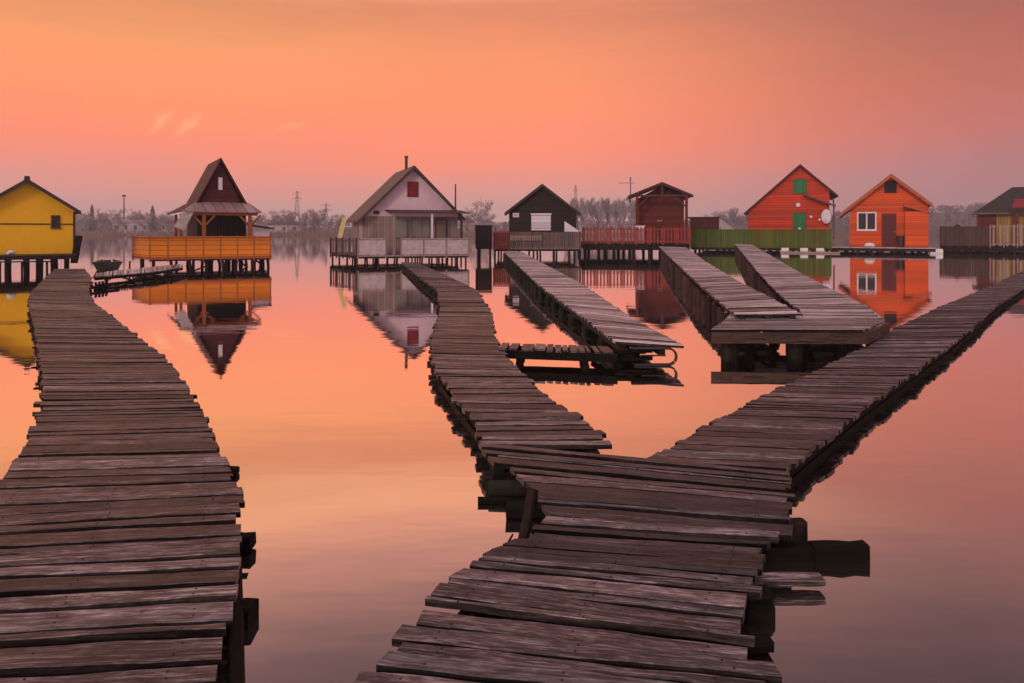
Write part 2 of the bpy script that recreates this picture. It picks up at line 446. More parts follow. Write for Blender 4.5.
# hillside woods and thickets: uncountable, one mass each
def thicket(name, label, n, xr, dr, hr, mat, seed, zs=0):
    tb=MB(); q=random.Random(seed)
    for i in range(n):
        x=q.uniform(*xr); d=q.uniform(*dr); y=shore_y(x)+d*1.5; z=land_z(x,d)-.3
        h=q.uniform(*hr)*(.65+.5*(.5+.5*fbm(x*.06,seed))); rr=h*q.uniform(.22,.42)
        for k in range(16):
            th=q.uniform(0,6.28); zz=h*q.uniform(.25,1.0); ra=rr*math.sqrt(max(.05,1-(zz/h-.5)**2*3))*q.uniform(.2,1)
            p=Vector((x+ra*math.cos(th),y+ra*math.sin(th),z+zz))
            a=Vector((q.uniform(-1,1),q.uniform(-1,1),q.uniform(-.3,1))).normalized()*h*.14
            b_=Vector((q.uniform(-1,1),q.uniform(-1,1),q.uniform(-.5,1))).normalized()*h*.09
            tb.poly([p-a,p+b_,p+a,p-b_])
        tb.poly([(x-.12,y,z),(x+.12,y,z),(x+.04,y,z+h*.9),(x-.04,y,z+h*.9)])
    return tag(tb.build(name,mat),label,'woodland',kind='stuff')
thicket('hillside_woodland','hazy bare woods covering the hills beyond the lake',2600,(-520,640),(110,345),(6,9),M['hillwood'],11)
thicket('bank_thicket','low hazy undergrowth along the far bank behind the reeds',1100,(-400,330),(7,45),(1.4,3.6),M['hillwood'],12)

# bare trees, each with trunk and crown
def bare_tree_meshes(seed, H, spread, upright):
    q=random.Random(seed); tr=MB(); cr=MB()
    def branch(p, d, L, r, lvl):
        steps=3; pts=[p]; rs=[r]
        for i in range(steps):
            d=(d+Vector((q.uniform(-.18,.18),q.uniform(-.18,.18),q.uniform(-.04,.14)))).normalized()
            p=p+d*L/steps; pts.append(p); rs.append(max(.025,r*(1-.55*(i+1)/steps)))
        (tr if lvl<2 else cr).tube(pts,rs,5 if lvl<2 else 3,cap=False)
        if lvl<4:
            n={0:7,1:6,2:5,3:4}[lvl]
            for k in range(n):
                t=q.uniform(.35,1) if lvl else .3+.7*(k+.5)/n
                i=min(steps-1,int(t*steps)); pp=pts[i].lerp(pts[i+1],t*steps-i)
                th=q.uniform(0,6.28); el=q.uniform(.35,1.0)*spread
                side=Vector((math.cos(th),math.sin(th),0)); nd=(d*math.cos(el)+side*math.sin(el)+Vector((0,0,upright))).normalized()
                branch(pp,nd,L*q.uniform(.42,.66),max(.03,r*.48),lvl+1)
    branch(Vector((0,0,-.3)),Vector((0,0,1)),H*.62,H*.02,0)
    return tr,cr
TV={}
def tree_proto(key, seed, H, spread, upright):
    tr,cr=bare_tree_meshes(seed,H,spread,upright)
    ext=max(v.z for v in cr.v)
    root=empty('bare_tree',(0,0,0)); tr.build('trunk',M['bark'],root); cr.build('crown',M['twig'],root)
    TV[key]=[root,ext,False]
for i in range(4): tree_proto('round%d'%i,20+i,10,1.15,.05)
for i in range(3): tree_proto('tall%d'%i,40+i,12,.62,.35)
def conifer_proto():
    tr=MB(); cr=MB(); q=random.Random(77)
    tr.tube([(0,0,-.3),(0,0,5),(0,0,11)],[.22,.14,.03],6)
    for i in range(520):
        z=q.uniform(.12,1.0)*11; rr=(11.8-z)*.27*q.uniform(.25,1.1); th=q.uniform(0,6.28)
        c=Vector((math.cos(th)*rr,math.sin(th)*rr,z-rr*.35)); i0=Vector((0,0,z))
        sd=Vector((-math.sin(th),math.cos(th),0))*q.uniform(.15,.35)
        cr.poly([i0,c+sd,c*1.08-Vector((0,0,.1)),c-sd])
    root=empty('conifer_tree',(0,0,0)); tr.build('trunk',M['bark'],root); cr.build('crown',M['conifer'],root)
    TV['conifer']=[root,11.2,False]
conifer_proto()
def put_tree(key, px, top, Y, label, cat, group=None, name=None):
    root,ext,used=TV[key]
    o=root if not used else copy_tree(root); TV[key][2]=True
    x=(px-512)*Y/F; d=max(0,(Y-shore_y(x))/1.5); z=land_z(x,d)-.2
    H=HC-(top-HY)*Y/F-z
    s=H/ext; o.location=(x,Y,z); k=rnd.uniform(.85,1.15)
    o.scale=(s*k,s*k,s); o.rotation_euler=(0,0,rnd.uniform(0,6.28)); tag(o,label,cat,group)
    return o
LT='bare hazy tree in the row on the far bank left of the pointed red hut'
for px,top in ((79,209),(84,211),(88,214),(98,209),(103,207),(108,210),(113,207),(118,212),(128,213),(133,210),(139,211),(145,207),(149,211),(157,210),(162,213),(167,212),(172,214)):
    put_tree(rnd.choice(['round0','round1','round2','round3','tall0']),px,top,rnd.uniform(308,345),LT,'tree','bare trees on the far left bank')
put_tree('conifer',92,205,322,'dark pointed conifer rising tallest above the trees right of the yellow hut','tree')
put_tree('conifer',152.5,206,328,'dark pointed conifer among bare trees just right of the thin mast','tree')
LM='bare hazy tree on the far bank between the pointed hut and the pale pink house'
for px,top in ((266,211),(272,209),(277,212),(283,213),(288,209),(293,211),(300,208),(305,210),(309,213),(313,209),(317,208),(321,211),(331,214),(337,212),(343,213)):
    put_tree(rnd.choice(['round0','round1','round2','round3','tall1']),px,top,rnd.uniform(308,345),LM,'tree','bare trees between the pointed hut and pink house')
put_tree('round1',478,196.5,300,'broad round bare tree standing alone between pale house and black house','tree')
for px,top,y in ((468,209,312),(487,208,314),(495,211,312),(462,212,315)):
    put_tree('round2',px,top,y,'low bare tree beside the broad round tree left of black house','tree','low trees by the broad round tree')
LP='slender upright bare tree in the dense row right of black house'
for i in range(24):
    px=571+i*2.7+rnd.uniform(-.8,.8)
    put_tree('tall%d'%(i%3),px,197.5+rnd.uniform(-1.5,2.5),rnd.uniform(300,318),LP,'tree','row of slender trees behind the red railing')
for px,top in ((712,213),(718,211),(724,208),(729,210),(735,207),(740,210),(746,212)):
    put_tree(rnd.choice(['round0','round3','tall2']),px,top,rnd.uniform(296,312),'small bare tree on the far bank left of the bright red barn','tree','small trees left of the red barn')
for px,top in ((938,214),(948,210),(957,212),(966,207),(972,202),(979,205),(985,202),(991,206)):
    put_tree(rnd.choice(['round0','round2','round3']),px,top,rnd.uniform(400,430),'bare tree on the wooded hillside right of the orange house','tree','trees on the right hillside')

# pylons and masts on the far bank
def lattice(name, px, top, Y, label, arms=(), wbase=3.2, cat='pylon'):
    x=(px-512)*Y/F; z0=1.0; H=HC-(top-HY)*Y/F-z0
    root=empty(name,(x,Y,z0),label,cat)
    mb=MB(); t=.16
    def wd(z): return wbase*(1-z/H)**1.15*.5+.25
    n=9
    for k in range(n):
        za,zb=H*k/n,H*(k+1)/n; a,b_=wd(za),wd(zb)
        ca=[(-a,-a,za),(a,-a,za),(a,a,za),(-a,a,za)]; cb=[(-b_,-b_,zb),(b_,-b_,zb),(b_,b_,zb),(-b_,b_,zb)]
        for i in range(4):
            mb.beam(ca[i],cb[i],t,t); mb.beam(ca[i],cb[(i+1)%4],t*.6,t*.6); mb.beam(cb[i],cb[(i+1)%4],t*.6,t*.6)
    mb.build('tower',M['metal'],root)
    for zf,L in arms:
        am=MB(); z=H*zf
        am.beam((-L,0,z),(L,0,z),t,t); am.beam((-L,0,z),(0,0,z+1.0),t*.7,t*.7); am.beam((L,0,z),(0,0,z+1.0),t*.7,t*.7)
        for s in (-L,L): am.tube([(s,0,z),(s,0,z-.9)],.08,5)
        am.build('cross_arm',M['metal'],root)
    return root
lattice('power_pylon',297,191,360,'thick lattice power pylon behind trees right of the pointed hut',((.95,2.0),(.82,2.6)))
lattice('power_pylon',326,203,420,'slim pylon with wide cross arms left of the pale house',((.92,3.0),(.76,4.2)),2.4)
lattice('lattice_mast',575.5,185,350,'lattice mast rising above the slender tree row beside black house',((.9,.9),(.72,.9)),2.2,'mast')
def pole(name, px, top, Y, label, r, head=True):
    x=(px-512)*Y/F; z0=1.0; H=HC-(top-HY)*Y/F-z0
    root=empty(name,(x,Y,z0),label,'mast')
    mb=MB(); mb.tube([(0,0,-.5),(0,0,H*.5),(0,0,H)],[r*1.3,r,r*.75],8); mb.build('shaft',M['darkmetal'],root)
    if head:
        h=MB(); h.tube([(0,0,H-.9),(0,0,H+.1)],[r*2.6,r*2.6],8); h.build('platform',M['darkmetal'],root)
    return root
pole('radio_mast',124,195,340,'thin round mast with a knob at its tip above left trees',.32)
pole('wooden_pole',455.5,184,120,'dark upright pole beside the right eave of pale house',.16,False)

# hazy buildings on the far bank
def far_building(px0,px1,top,Y,label,mat,roofm):
    x0=(px0-512)*Y/F; x1=(px1-512)*Y/F; z0=1.0; H=HC-(top-HY)*Y/F-z0
    root=empty('far_building',((x0+x1)/2,Y,z0),label,'building'); L=(x1-x0)/2
    wl=MB(); wl.box(-L,L,0,8,0,H*.72); wl.build('wall',mat,root)
    rf=MB(); rf.prism([(-.5,H*.725),(4,H),(8.5,H*.725)],-L-.4,L+.4)
    o=rf.build('roof',roofm,root); o.rotation_euler=(0,0,-math.pi/2); o.location=(0,0,0)
    o.scale=(-1,1,1)
    wn=MB(); n=max(3,int(L*2/4))
    for i in range(n):
        xx=-L+(i+.5)*2*L/n; wn.box(xx-.7,xx+.7,-.06,.02,H*.25,H*.55)
    wn.build('window',M['pane'],root)
far_building(112,168,219,330,'long low hazy building under the thin mast on far bank',M['palepanel'],M['metalroof'])
far_building(462,500,223,322,'low hazy building at the foot of the broad round tree',M['palepanel'],M['metalroof'])
far_building(580,634,221,324,'pale low building behind the slender tree row',M['white'],M['metalroof'])
far_building(268,300,222,330,'low hazy building below the thick power pylon',M['palepanel'],M['brownroof'])

# ------------------------------------------------------------------ houses
def gable(mb, xl, xr, zl, zr, ax, az, y0, y1, zb=0.0):
    mb.prism([(xl,zb),(xr,zb),(xr,zr),(ax,az),(xl,zl)],y0,y1)
def roof_slab(xl, zl, ax, az, xr, zr, t, y0, y1):
    mb=MB(); e=.006
    mb.prism([(xl,zl+e),(ax,az+e),(ax,az+t*1.25+e),(xl,zl+t+e)],y0,y1)
    mb.prism([(ax,az+e),(xr,zr+e),(xr,zr+t+e),(ax,az+t*1.25+e)],y0,y1)
    return mb
def barge(xl, zl, ax, az, xr, zr, y, w=.16, th=.04):
    mb=MB()
    mb.prism([(xl,zl-w*.5),(ax,az-w*.5),(ax,az+w*.75),(xl,zl+w*.6)],y-th,y-.003)
    mb.prism([(ax,az-w*.5),(xr,zr-w*.5),(xr,zr+w*.6),(ax,az+w*.75)],y-th,y-.003)
    return mb
def window(parent, x0,x1,z0,z1,y,frame,pane,fw=.07,mull=0,sill=True,name='window'):
    fr=MB(); d=.05
    fr.box(x0,x0+fw,y-d,y+.02,z0,z1); fr.box(x1-fw,x1,y-d,y+.02,z0,z1)
    fr.box(x0+fw,x1-fw,y-d,y+.02,z1-fw,z1); fr.box(x0+fw,x1-fw,y-d,y+.02,z0,z0+fw)
    for k in range(mull):
        xm=x0+(x1-x0)*(k+1)/(mull+1); fr.box(xm-fw*.5,xm+fw*.5,y-d*.9,y+.02,z0+fw,z1-fw)
    f=fr.build(name,frame,parent)
    pn=MB(); pn.box(x0+fw,x1-fw,y-.018,y+.015,z0+fw,z1-fw); pn.build('pane',pane,f)
    if sill:
        sl=MB(); sl.box(x0-.05,x1+.05,y-.10,y,z0-.05,z0-.004); sl.build('sill',frame,f)
    return f
def panel_on(parent, name, x0,x1,z0,z1,y,mat,frame=None,fw=.05,d=.05):
    mb=MB(); mb.box(x0,x1,y-d,y+.02,z0,z1); o=mb.build(name,mat,parent)
    if frame:
        fr=MB(); e=d+.02
        fr.box(x0-fw,x0,y-e,y+.02,z0-fw,z1+fw); fr.box(x1,x1+fw,y-e,y+.02,z0-fw,z1+fw)
        fr.box(x0,x1,y-e,y+.02,z1,z1+fw); fr.box(x0,x1,y-e,y+.02,z0-fw,z0)
        fr.build('frame',frame,o)
    return o

def platform(name, label, fr, rect, z, stilts, r=.08, thick=.12, boards=.16, mat='plank_far', group=None, beams=True, lean=.05, brace=0):
    """deck on stilts; rect (u0,u1,v0,v1) in the frame, z world height of its top"""
    root=empty(name,(fr.X0,fr.Y0,0),label,'platform',group,fr.a)
    u0,u1,v0,v1=rect; q=random.Random(hash(name+label)%1000 if False else len(label)*7+int(z*100))
    dk=MB(); n=max(3,int((v1-v0)/boards))
    for i in range(n):
        a=v0+(v1-v0)*i/n; b_=v0+(v1-v0)*(i+1)/n-.012; j=q.uniform(-.04,.04)
        dk.box(u0+j,u1+j,a,b_,z-.045+q.uniform(-.004,.004),z+q.uniform(-.004,.004))
    dk.build('decking',M[mat],root)
    if beams:
        for v in (v0+.06,(v0+v1)/2,v1-.06):
            bm=MB(); bm.beam((u0+.02,v,z-.05-thick/2),(u1-.02,v,z-.05-thick/2),.10,thick-.004); bm.build('beam',M['stilt'],root)
    pts=[]
    for (u,v) in stilts:
        s=MB(); l1=q.uniform(-lean,lean); l2=q.uniform(-lean,lean)
        top=z-.05-(thick if beams else 0)
        s.tube([(u+l1,v+l2,-1.2),(u+l1*.4,v+l2*.4,top*.4),(u,v,top+.02)],[r*q.uniform(.85,1.2),r,r*q.uniform(.9,1.1)],8,jit=.15)
        s.build('stilt',M['stilt'],root); pts.append((u,v))
    for k in range(brace):
        i=q.randrange(len(pts)-1); a,b_=pts[i],pts[i+1]
        s=MB(); s.beam((a[0],a[1]-r-.03,z-.15),(b_[0],b_[1]-r-.03,.05),.05,.10); s.build('brace',M['stilt'],root)
    return root
def grid_pts(u0,u1,nu,vs,seed=1,j=.15):
    q=random.Random(seed)
    return [(u0+(u1-u0)*i/(nu-1)+q.uniform(-j,j),v) for v in vs for i in range(nu)]

def fence(name, label, fr, pts, z0, z1, mat, postmat, style='board', posts=True, pw=.09, slat=.09, gap=.07, rails=True, group=None, frame=False):
    """fence along local points; z are world heights; one panel between each two posts"""
    root=empty(name,(fr.X0,fr.Y0,0),label,'fence',group,fr.a)
    q=random.Random(len(label))
    for (a,b_) in zip(pts,pts[1:]):
        a=Vector((a[0],a[1],0)); b_=Vector((b_[0],b_[1],0)); L=(b_-a).length; d=(b_-a)/L
        n_=Vector((d.y,-d.x,0))
        mb=MB()
        if style=='board':
            n=max(1,int(L/.16))
            for i in range(n):
                p0=a+d*(L*i/n+.004); p1=a+d*(L*(i+1)/n-.004); t=.022; zz=q.uniform(-.012,.012)
                mb.hexa([p0+n_*t+Vector((0,0,z0)),p1+n_*t+Vector((0,0,z0)),p1-n_*t+Vector((0,0,z0)),p0-n_*t+Vector((0,0,z0)),
                         p0+n_*t+Vector((0,0,z1+zz)),p1+n_*t+Vector((0,0,z1+zz)),p1-n_*t+Vector((0,0,z1+zz)),p0-n_*t+Vector((0,0,z1+zz))])
        elif style=='solid':
            p0=a+d*.02; p1=b_-d*.02; t=.03
            mb.hexa([p0+n_*t+Vector((0,0,z0)),p1+n_*t+Vector((0,0,z0)),p1-n_*t+Vector((0,0,z0)),p0-n_*t+Vector((0,0,z0)),
                     p0+n_*t+Vector((0,0,z1)),p1+n_*t+Vector((0,0,z1)),p1-n_*t+Vector((0,0,z1)),p0-n_*t+Vector((0,0,z1))])
        else:
            s=slat+gap; n=max(1,int(L/s))
            for i in range(n):
                p=a+d*(L*(i+.5)/n); zz=q.uniform(-.03,.03)
                mb.beam(p+Vector((0,0,z0)),p+Vector((0,0,z1+zz)),.025,slat,up=d)
        mb.build('panel',mat,root)
        if rails:
            for zz in ((z0+.08,z1-.06) if style!='picket' else (z0+.15,z1-.14)):
                rl=MB(); off=n_*(.05 if style!='picket' else -.045)
                rl.beam(a+off+Vector((0,0,zz)),b_+off+Vector((0,0,zz)),.04,.08); rl.build('rail',postmat,root)
    if posts:
        for p in pts:
            mb=MB(); mb.box(p[0]-pw/2,p[0]+pw/2,p[1]-pw/2,p[1]+pw/2,z0-.12,z1+.04); mb.build('post',postmat,root)
    return root
def lerp_pts(a,b,n): return [(a[0]+(b[0]-a[0])*i/n,a[1]+(b[1]-a[1])*i/n) for i in range(n+1)]

HG='stilt houses standing in a row over the lake'
# --- yellow hut, far left
fr=Frame(27,32.5,36,.90)
root=empty('stilt_house',fr.loc,'bright yellow hut with dark gable roof edge and one tiny window','house',HG,fr.a)
xl=fr.U(-22); xr=fr.U(74.5); ax=fr.U(27); az=fr.Z(181.5); ze=fr.Z(209); zl=ze
mb=MB(); gable(mb,xl,xr,ze,ze,ax,az,0,4.6); mb.build('wall',M['yellow'],root)
xe=fr.U(80.5); roof_slab(xl-(xe-xr),ze-.18,ax,az,xe,ze-.18,.10,-.35,4.9).build('roof',M['darkroof'],root)
barge(xl-(xe-xr),ze-.18,ax,az,xe,ze-.18,-.35,.15).build('bargeboard',M['darktrim'],root)
fin=MB(); fin.prism([(ax-.13,az-.02),(ax+.13,az-.02),(ax+.10,az+.24),(ax-.10,az+.24)],-.42,-.30); fin.build('ridge_cap',M['darktrim'],root)
mb=MB(); mb.box(xl,xr,-.035,-.003,fr.Z(224.6),fr.Z(223.4)); mb.build('batten',M['darktrim'],root)
mb=MB(); mb.box(xr-.06,xr+.035,-.045,.06,0,ze-.1); mb.build('corner_trim',M['darktrim'],root)
f_=window(root,fr.U(51),fr.U(60),fr.Z(227.5),fr.Z(215),0,M['darktrim'],M['pane'],.07,sill=True)
platform('stilt_platform','dark plank platform on stilts under the yellow hut',fr,(xl-.6,xr+.15,-1.0,4.8),.88,
         grid_pts(fr.U(-25),fr.U(70),7,(-.75,1.8,4.3),3),.085,.16,mat='plank')
# steps of junk timber in front of the yellow hut
tb=MB(); tb.beam(fr.P(-10,259.5,-1.25),fr.P(66,258.5,-1.15),.35,.05); tb.beam(fr.P(-16,262,-1.55),fr.P(52,261.5,-1.45),.30,.05)
for px in (0,22,47): tb.beam(fr.P(px,262,-1.4),fr.P(px,281,-1.4),.09,.09)
o=tb.build('landing_stage',M['stilt']); o.location=fr.loc; o.rotation_euler=(0,0,fr.a)
tag(o,'rough low landing boards along the front of the yellow hut','landing stage')
pr=MB(); pr.beam(fr.P(74,263,-1.0),fr.P(79,236,-.8),.34,.09); o=pr.build('leaning_board',M['under']); o.location=fr.loc; o.rotation_euler=(0,0,fr.a)
tag(o,'dark wide board leaning at the right corner of yellow hut','board')
bg=MB(); c=fr.P(11,252.8,-.7)
bg.tube([c+Vector((-.16,0,-.06)),c+Vector((-.05,0,.02)),c+Vector((.08,0,.03)),c+Vector((.17,0,-.05))],[.05,.11,.10,.04],8,jit=.3)
o=bg.build('white_sack',M['foam'],smooth=True); o.location=fr.loc; o.rotation_euler=(0,0,fr.a); tag(o,'small crumpled white sack on the yellow hut platform','sack')

# --- A-frame with orange balcony
fd=Frame(205,35.5,22,0)                  # its deck
dz=fd.Z(257,205)                         # world z
ftop=fd.Z(236.3,205)
fh=Frame(221,37.6,32,dz)
root=empty('stilt_house',fh.loc,'steep pointed maroon hut with pale porch roof and orange posts','house',HG,fh.a)
zb=fh.Z(203,221); ap=fh.P(220.5,158,0); gl=fh.P(196.5,201.5,0); gr=fh.P(245.5,201.5,0)
zbot=0.0
mb=MB(); mb.prism([(gl.x+.15,zb-.15),(gr.x-.15,zb-.15),(ap.x,ap.z-.25)],.0,4.4); mb.build('wall',M['maroon'],root)
roof_slab(gl.x-.1,zb-.25,ap.x,ap.z-.12,gr.x+.1,zb-.25,.10,-.22,4.6).build('roof',M['brownroof'],root)
barge(gl.x-.1,zb-.2,ap.x,ap.z-.1,gr.x+.1,zb-.2,-.22,.13).build('bargeboard',M['maroon'],root)
panel_on(root,'window',fh.U(218),fh.U(222.3),fh.Z(190),fh.Z(177.5),0,M['white'],M['maroon'],.04)
lw0=fh.U(197,.0); lw1=fh.U(246,0)
mb=MB(); mb.box(lw0,lw1,.0,4.2,0,zb-.16); mb.build('lower_wall',M['gloom'],root)  # wall colour carries the darkness of the porch interior
# skirt roof all round
e0=fh.P(186,212,-1.9); e1=fh.P(261.5,211,-1.9)
zt=zb-.02; ze=min(e0.z,e1.z)
mb=MB(); bl=e0.x-.2; br_=e1.x
def quad_slab(mb,a,b_,c,d,t=.06):
    up=Vector((0,0,t)); mb.hexa([a,b_,c,d,Vector(a)+up,Vector(b_)+up,Vector(c)+up,Vector(d)+up])
quad_slab(mb,Vector((bl,-1.9,ze)),Vector((br_,-1.9,ze)),Vector((lw1+.1,-.02,zt)),Vector((lw0-.1,-.02,zt)))
mb.build('porch_roof',M['metalroof'],root)
mb=MB(); quad_slab(mb,Vector((bl-.02,-1.9,ze)),Vector((lw0-.12,-.02,zt)),Vector((lw0-.12,4.5,zt)),Vector((bl-.02,5.2,ze))); mb.build('side_roof',M['brownroof'],root)
mb=MB(); quad_slab(mb,Vector((lw1+.12,-.02,zt)),Vector((br_+.02,-1.9,ze)),Vector((br_+.02,5.2,ze)),Vector((lw1+.12,4.5,zt))); mb.build('side_roof',M['brownroof'],root)
for px in (204,250):
    p=MB(); u=fh.U(px,-1.6); p.box(u-.08,u+.08,-1.68,-1.52,0,ze-.02); po=p.build('porch_post',M['orangeframe'],root)
    for s in (-1,1):
        b_=MB(); b_.beam((u+s*.08,-1.6,ze-.65),(u+s*.55,-1.6,ze-.12),.09,.09); b_.build('brace',M['orangeframe'],po)
b_=MB(); b_.box(bl+.25,br_-.15,-1.69,-1.51,ze-.145,ze-.003); b_.build('porch_beam',M['orangeframe'],root)
for v in (1.2,3.6):
    p=MB(); u=bl+.3; p.box(u-.07,u+.07,v-.07,v+.07,0,ze-.02); p.build('porch_post',M['orangeframe'],root)
tb=MB(); tb.prism([(bl+.02,ze-.02),(bl+.55,ze-.02),(bl+.12,ze-.95),(bl-.35,ze-.75)],-1.86,-1.83); tb.build('side_canvas',M['palepanel'],root)
# deck and balcony
u0=fd.U(150,0); u1=fd.U(270.5,0); ul=fd.U(133,3.2)
platform('stilt_platform','plank platform on many crooked stilts under the pointed hut',fd,(u0,u1,0,6.6),dz,
         grid_pts(u0+1.9,u1-.2,9,(.25,2.2),8,.22)+grid_pts(u0+.6,u1-.3,6,(4.3,6.3),9,.2),.075,.14,lean=.16,brace=5)
wing=empty('side_deck',(fd.X0,fd.Y0,0),'small angled side deck at the left end of the orange balcony','platform',None,fd.a)
mb=MB(); mb.slab([(u0-.03,.05),(ul,3.2),(ul,6.0),(u0-.03,6.0)],dz-.12,dz); mb.build('decking',M['stilt'],wing)
for (a,b2) in ((u0-.5,1.3),(ul+.4,3.4),(ul+.2,5.6),(u0-.3,4.6)):
    s=MB(); s.tube([(a,b2,-1),(a,b2,dz-.12)],[.09,.08],8,jit=.2); s.build('stilt',M['stilt'],wing)
fp=[(ul,3.2),(u0,0)]+lerp_pts((u0,0),(u1,0),7)[1:]+[(u1,3.0),(u1,6.4)]
fence('balcony_fence','bright orange board balcony railing round the pointed hut',fd,fp,dz-.1,ftop,M['orangeboard'],M['orangeframe'],'solid',pw=.07)
# low white shed at right of the A-frame
root=empty('garden_shed',fd.loc,'low white shed with brown lean-to roof right of the pointed hut','shed',None,fd.a)
a=fd.U(253,1.9); b_=fd.U(269.5,1.9)
mb=MB(); mb.box(a,b_,1.9,3.4,dz,fd.Z(228.5,262,1.9)); mb.build('wall',M['white'],root)
mb=MB(); zt=fd.Z(226,253,1.9); z2=fd.Z(229.2,270,1.9)
mb.prism([(a-.1,zt),(b_+.12,z2),(b_+.12,z2+.09),(a-.1,zt+.09)],1.7,3.6); mb.build('roof',M['brownroof'],root)

# --- pale pink house
fd=Frame(400,41,14,0); dz=fd.Z(255.5,400); ftop=fd.Z(238.3,400)
fh=Frame(412,43,21,dz)
root=empty('stilt_house',fh.loc,'pale pink gabled house with red attic shutter and stovepipe','house',HG,fh.a)
wl=fh.U(365); wr=fh.U(457.5); ap=fh.P(412.5,168.5); zel=fh.Z(215,365); zer=fh.Z(212.5,457)
zm=fh.Z(216.5,412); D=5.2
mb=MB(); mb.box(wl,wr,0,D,0,zm); mb.build('lower_wall',M['greywall'],root)
mb=MB(); gable(mb,wl-.02,wr+.02,zm+.15,zm+.15,ap.x,ap.z-.05,-.03,D,zm+.002); mb.build('gable_wall',M['pinkwall'],root)
el=fh.P(353.5,218.5); er=fh.P(463,214)
sl=(ap.z-zm-.12)/(ap.x-wl)
ul_=wl-.5; ur_=wr+.35
roof_slab(ul_,ap.z-sl*(ap.x-ul_),ap.x,ap.z,ur_,ap.z-(ap.z-zm-.12)/(wr-ap.x)*(ur_-ap.x),.12,-.55,D+.4).build('roof',M['pinkroof'],root)
barge(ul_,ap.z-sl*(ap.x-ul_),ap.x,ap.z,ur_,ap.z-(ap.z-zm-.12)/(wr-ap.x)*(ur_-ap.x),-.55,.16).build('bargeboard',M['brownroof'],root)
panel_on(root,'shutter',fh.U(408),fh.U(417),fh.Z(196),fh.Z(182.5),-.03,M['redshutter'],M['maroon'],.05)
p=MB(); cx=fh.U(406.3,1.5); p.tube([(cx,1.5,ap.z-.9),(cx,1.5,fh.Z(157.5,406,1.5))],.09,10); ch=p.build('stovepipe',M['darkmetal'],root)
p=MB(); p.tube([(cx,1.5,fh.Z(157.3,406,1.5)),(cx,1.5,fh.Z(156,406,1.5))],[.13,.13],10); p.build('cap',M['darkmetal'],ch)
mb=MB(); mb.box(fh.U(373.5),fh.U(379),-.07,-.034,fh.Z(214.5),fh.Z(211)); mb.build('name_plate',M['darktrim'],root)
# porch roof and posts
pa=fh.P(388.5,213,-1.5); pb=fh.P(470,215,-1.5); zi=zm+.33
mb=MB(); quad_slab(mb,Vector((pa.x,-1.5,pa.z)),Vector((pb.x,-1.5,pa.z)),Vector((pb.x-.15,-.04,zi)),Vector((pa.x+.05,-.04,zi)),.09); mb.build('porch_roof',M['brownroof'],root)
for px,m_ in ((394,'greywall'),(432,'white'),(461.5,'darktrim')):
    u=fh.U(px,-1.35); p=MB(); p.box(u-.06,u+.06,-1.41,-1.29,0,pa.z-.01); p.build('porch_post',M[m_],root)
window(root,fh.U(394),fh.U(407),fh.Z(237),fh.Z(218.5),0,M['greywall'],M['paleglass'],.05)
window(root,fh.U(411),fh.U(430),fh.Z(237),fh.Z(219.5),0,M['greywall'],M['paleglass'],.06,1)
panel_on(root,'door',fh.U(436),fh.U(446),0.02,fh.Z(219.5),0,M['greywall'],M['darktrim'],.05)
window(root,fh.U(448),fh.U(456),fh.Z(237),fh.Z(219.5),0,M['greywall'],M['paleglass'],.05)
u=wl-.012; mb=MB(); mb.box(u-.03,u,.8,2.2,.2,zm-.2); mb.build('side_panel',M['palepanel'],root)
u0=fd.U(356.5,0); u1=fd.U(468.5,0); ul=fd.U(330.5,4.6)
platform('stilt_platform','pale plank platform on thin stilts under the pink gabled house',fd,(u0,u1,0,8.2),dz,
         grid_pts(u0+.1,u1-.1,12,(.15,2.6),4,.12)+grid_pts(u0,u1,6,(5.0,8.0),5,.12),.055,.12)
wing=empty('side_deck',(fd.X0,fd.Y0,0),'side deck strip at the left of the pink house platform','platform',None,fd.a)
mb=MB(); mb.slab([(u0-.05,.05),(ul,4.6),(ul,8.0),(u0-.05,8.0)],dz-.14,dz); mb.build('decking',M['stilt'],wing)
for t in (.12,.4,.7,.98):
    a=u0+(ul-u0)*t; s=MB(); s.tube([(a+.1,.3+4.4*t,-1),(a+.1,.3+4.4*t,dz-.14)],[.06,.06],8,jit=.2); s.build('stilt',M['stilt'],wing)
g0=fd.U(386,0); g1=fd.U(401,0)
fence('balcony_fence','brown upright board railing on the left side of pink house deck',fd,lerp_pts((ul,4.6),(u0,0),4),dz-.12,ftop,M['greyfence'],M['darktrim'],'picket',slat=.2,gap=.14)
fence('balcony_fence','short pale panel railing left of the pink house deck entrance',fd,lerp_pts((u0+.1,0),(g0,0),1),dz-.05,ftop,M['palepanel'],M['greywall'],'solid')
fence('balcony_fence','long pale panel railing right of the pink house deck entrance',fd,lerp_pts((g1,0),(u1,0),3)+[(u1,4)],dz-.05,ftop,M['palepanel'],M['greywall'],'solid')
lb=MB(); lb.beam(fd.P(339.5,238,2.6),fd.P(345,217.5,3.0),.28,.06,up=(0,1,0)); o=lb.build('leaning_board',M['paleyellow']); o.location=fd.loc; o.rotation_euler=(0,0,fd.a)
tag(o,'pale narrow board leaning against the left eave of the pink house','board')

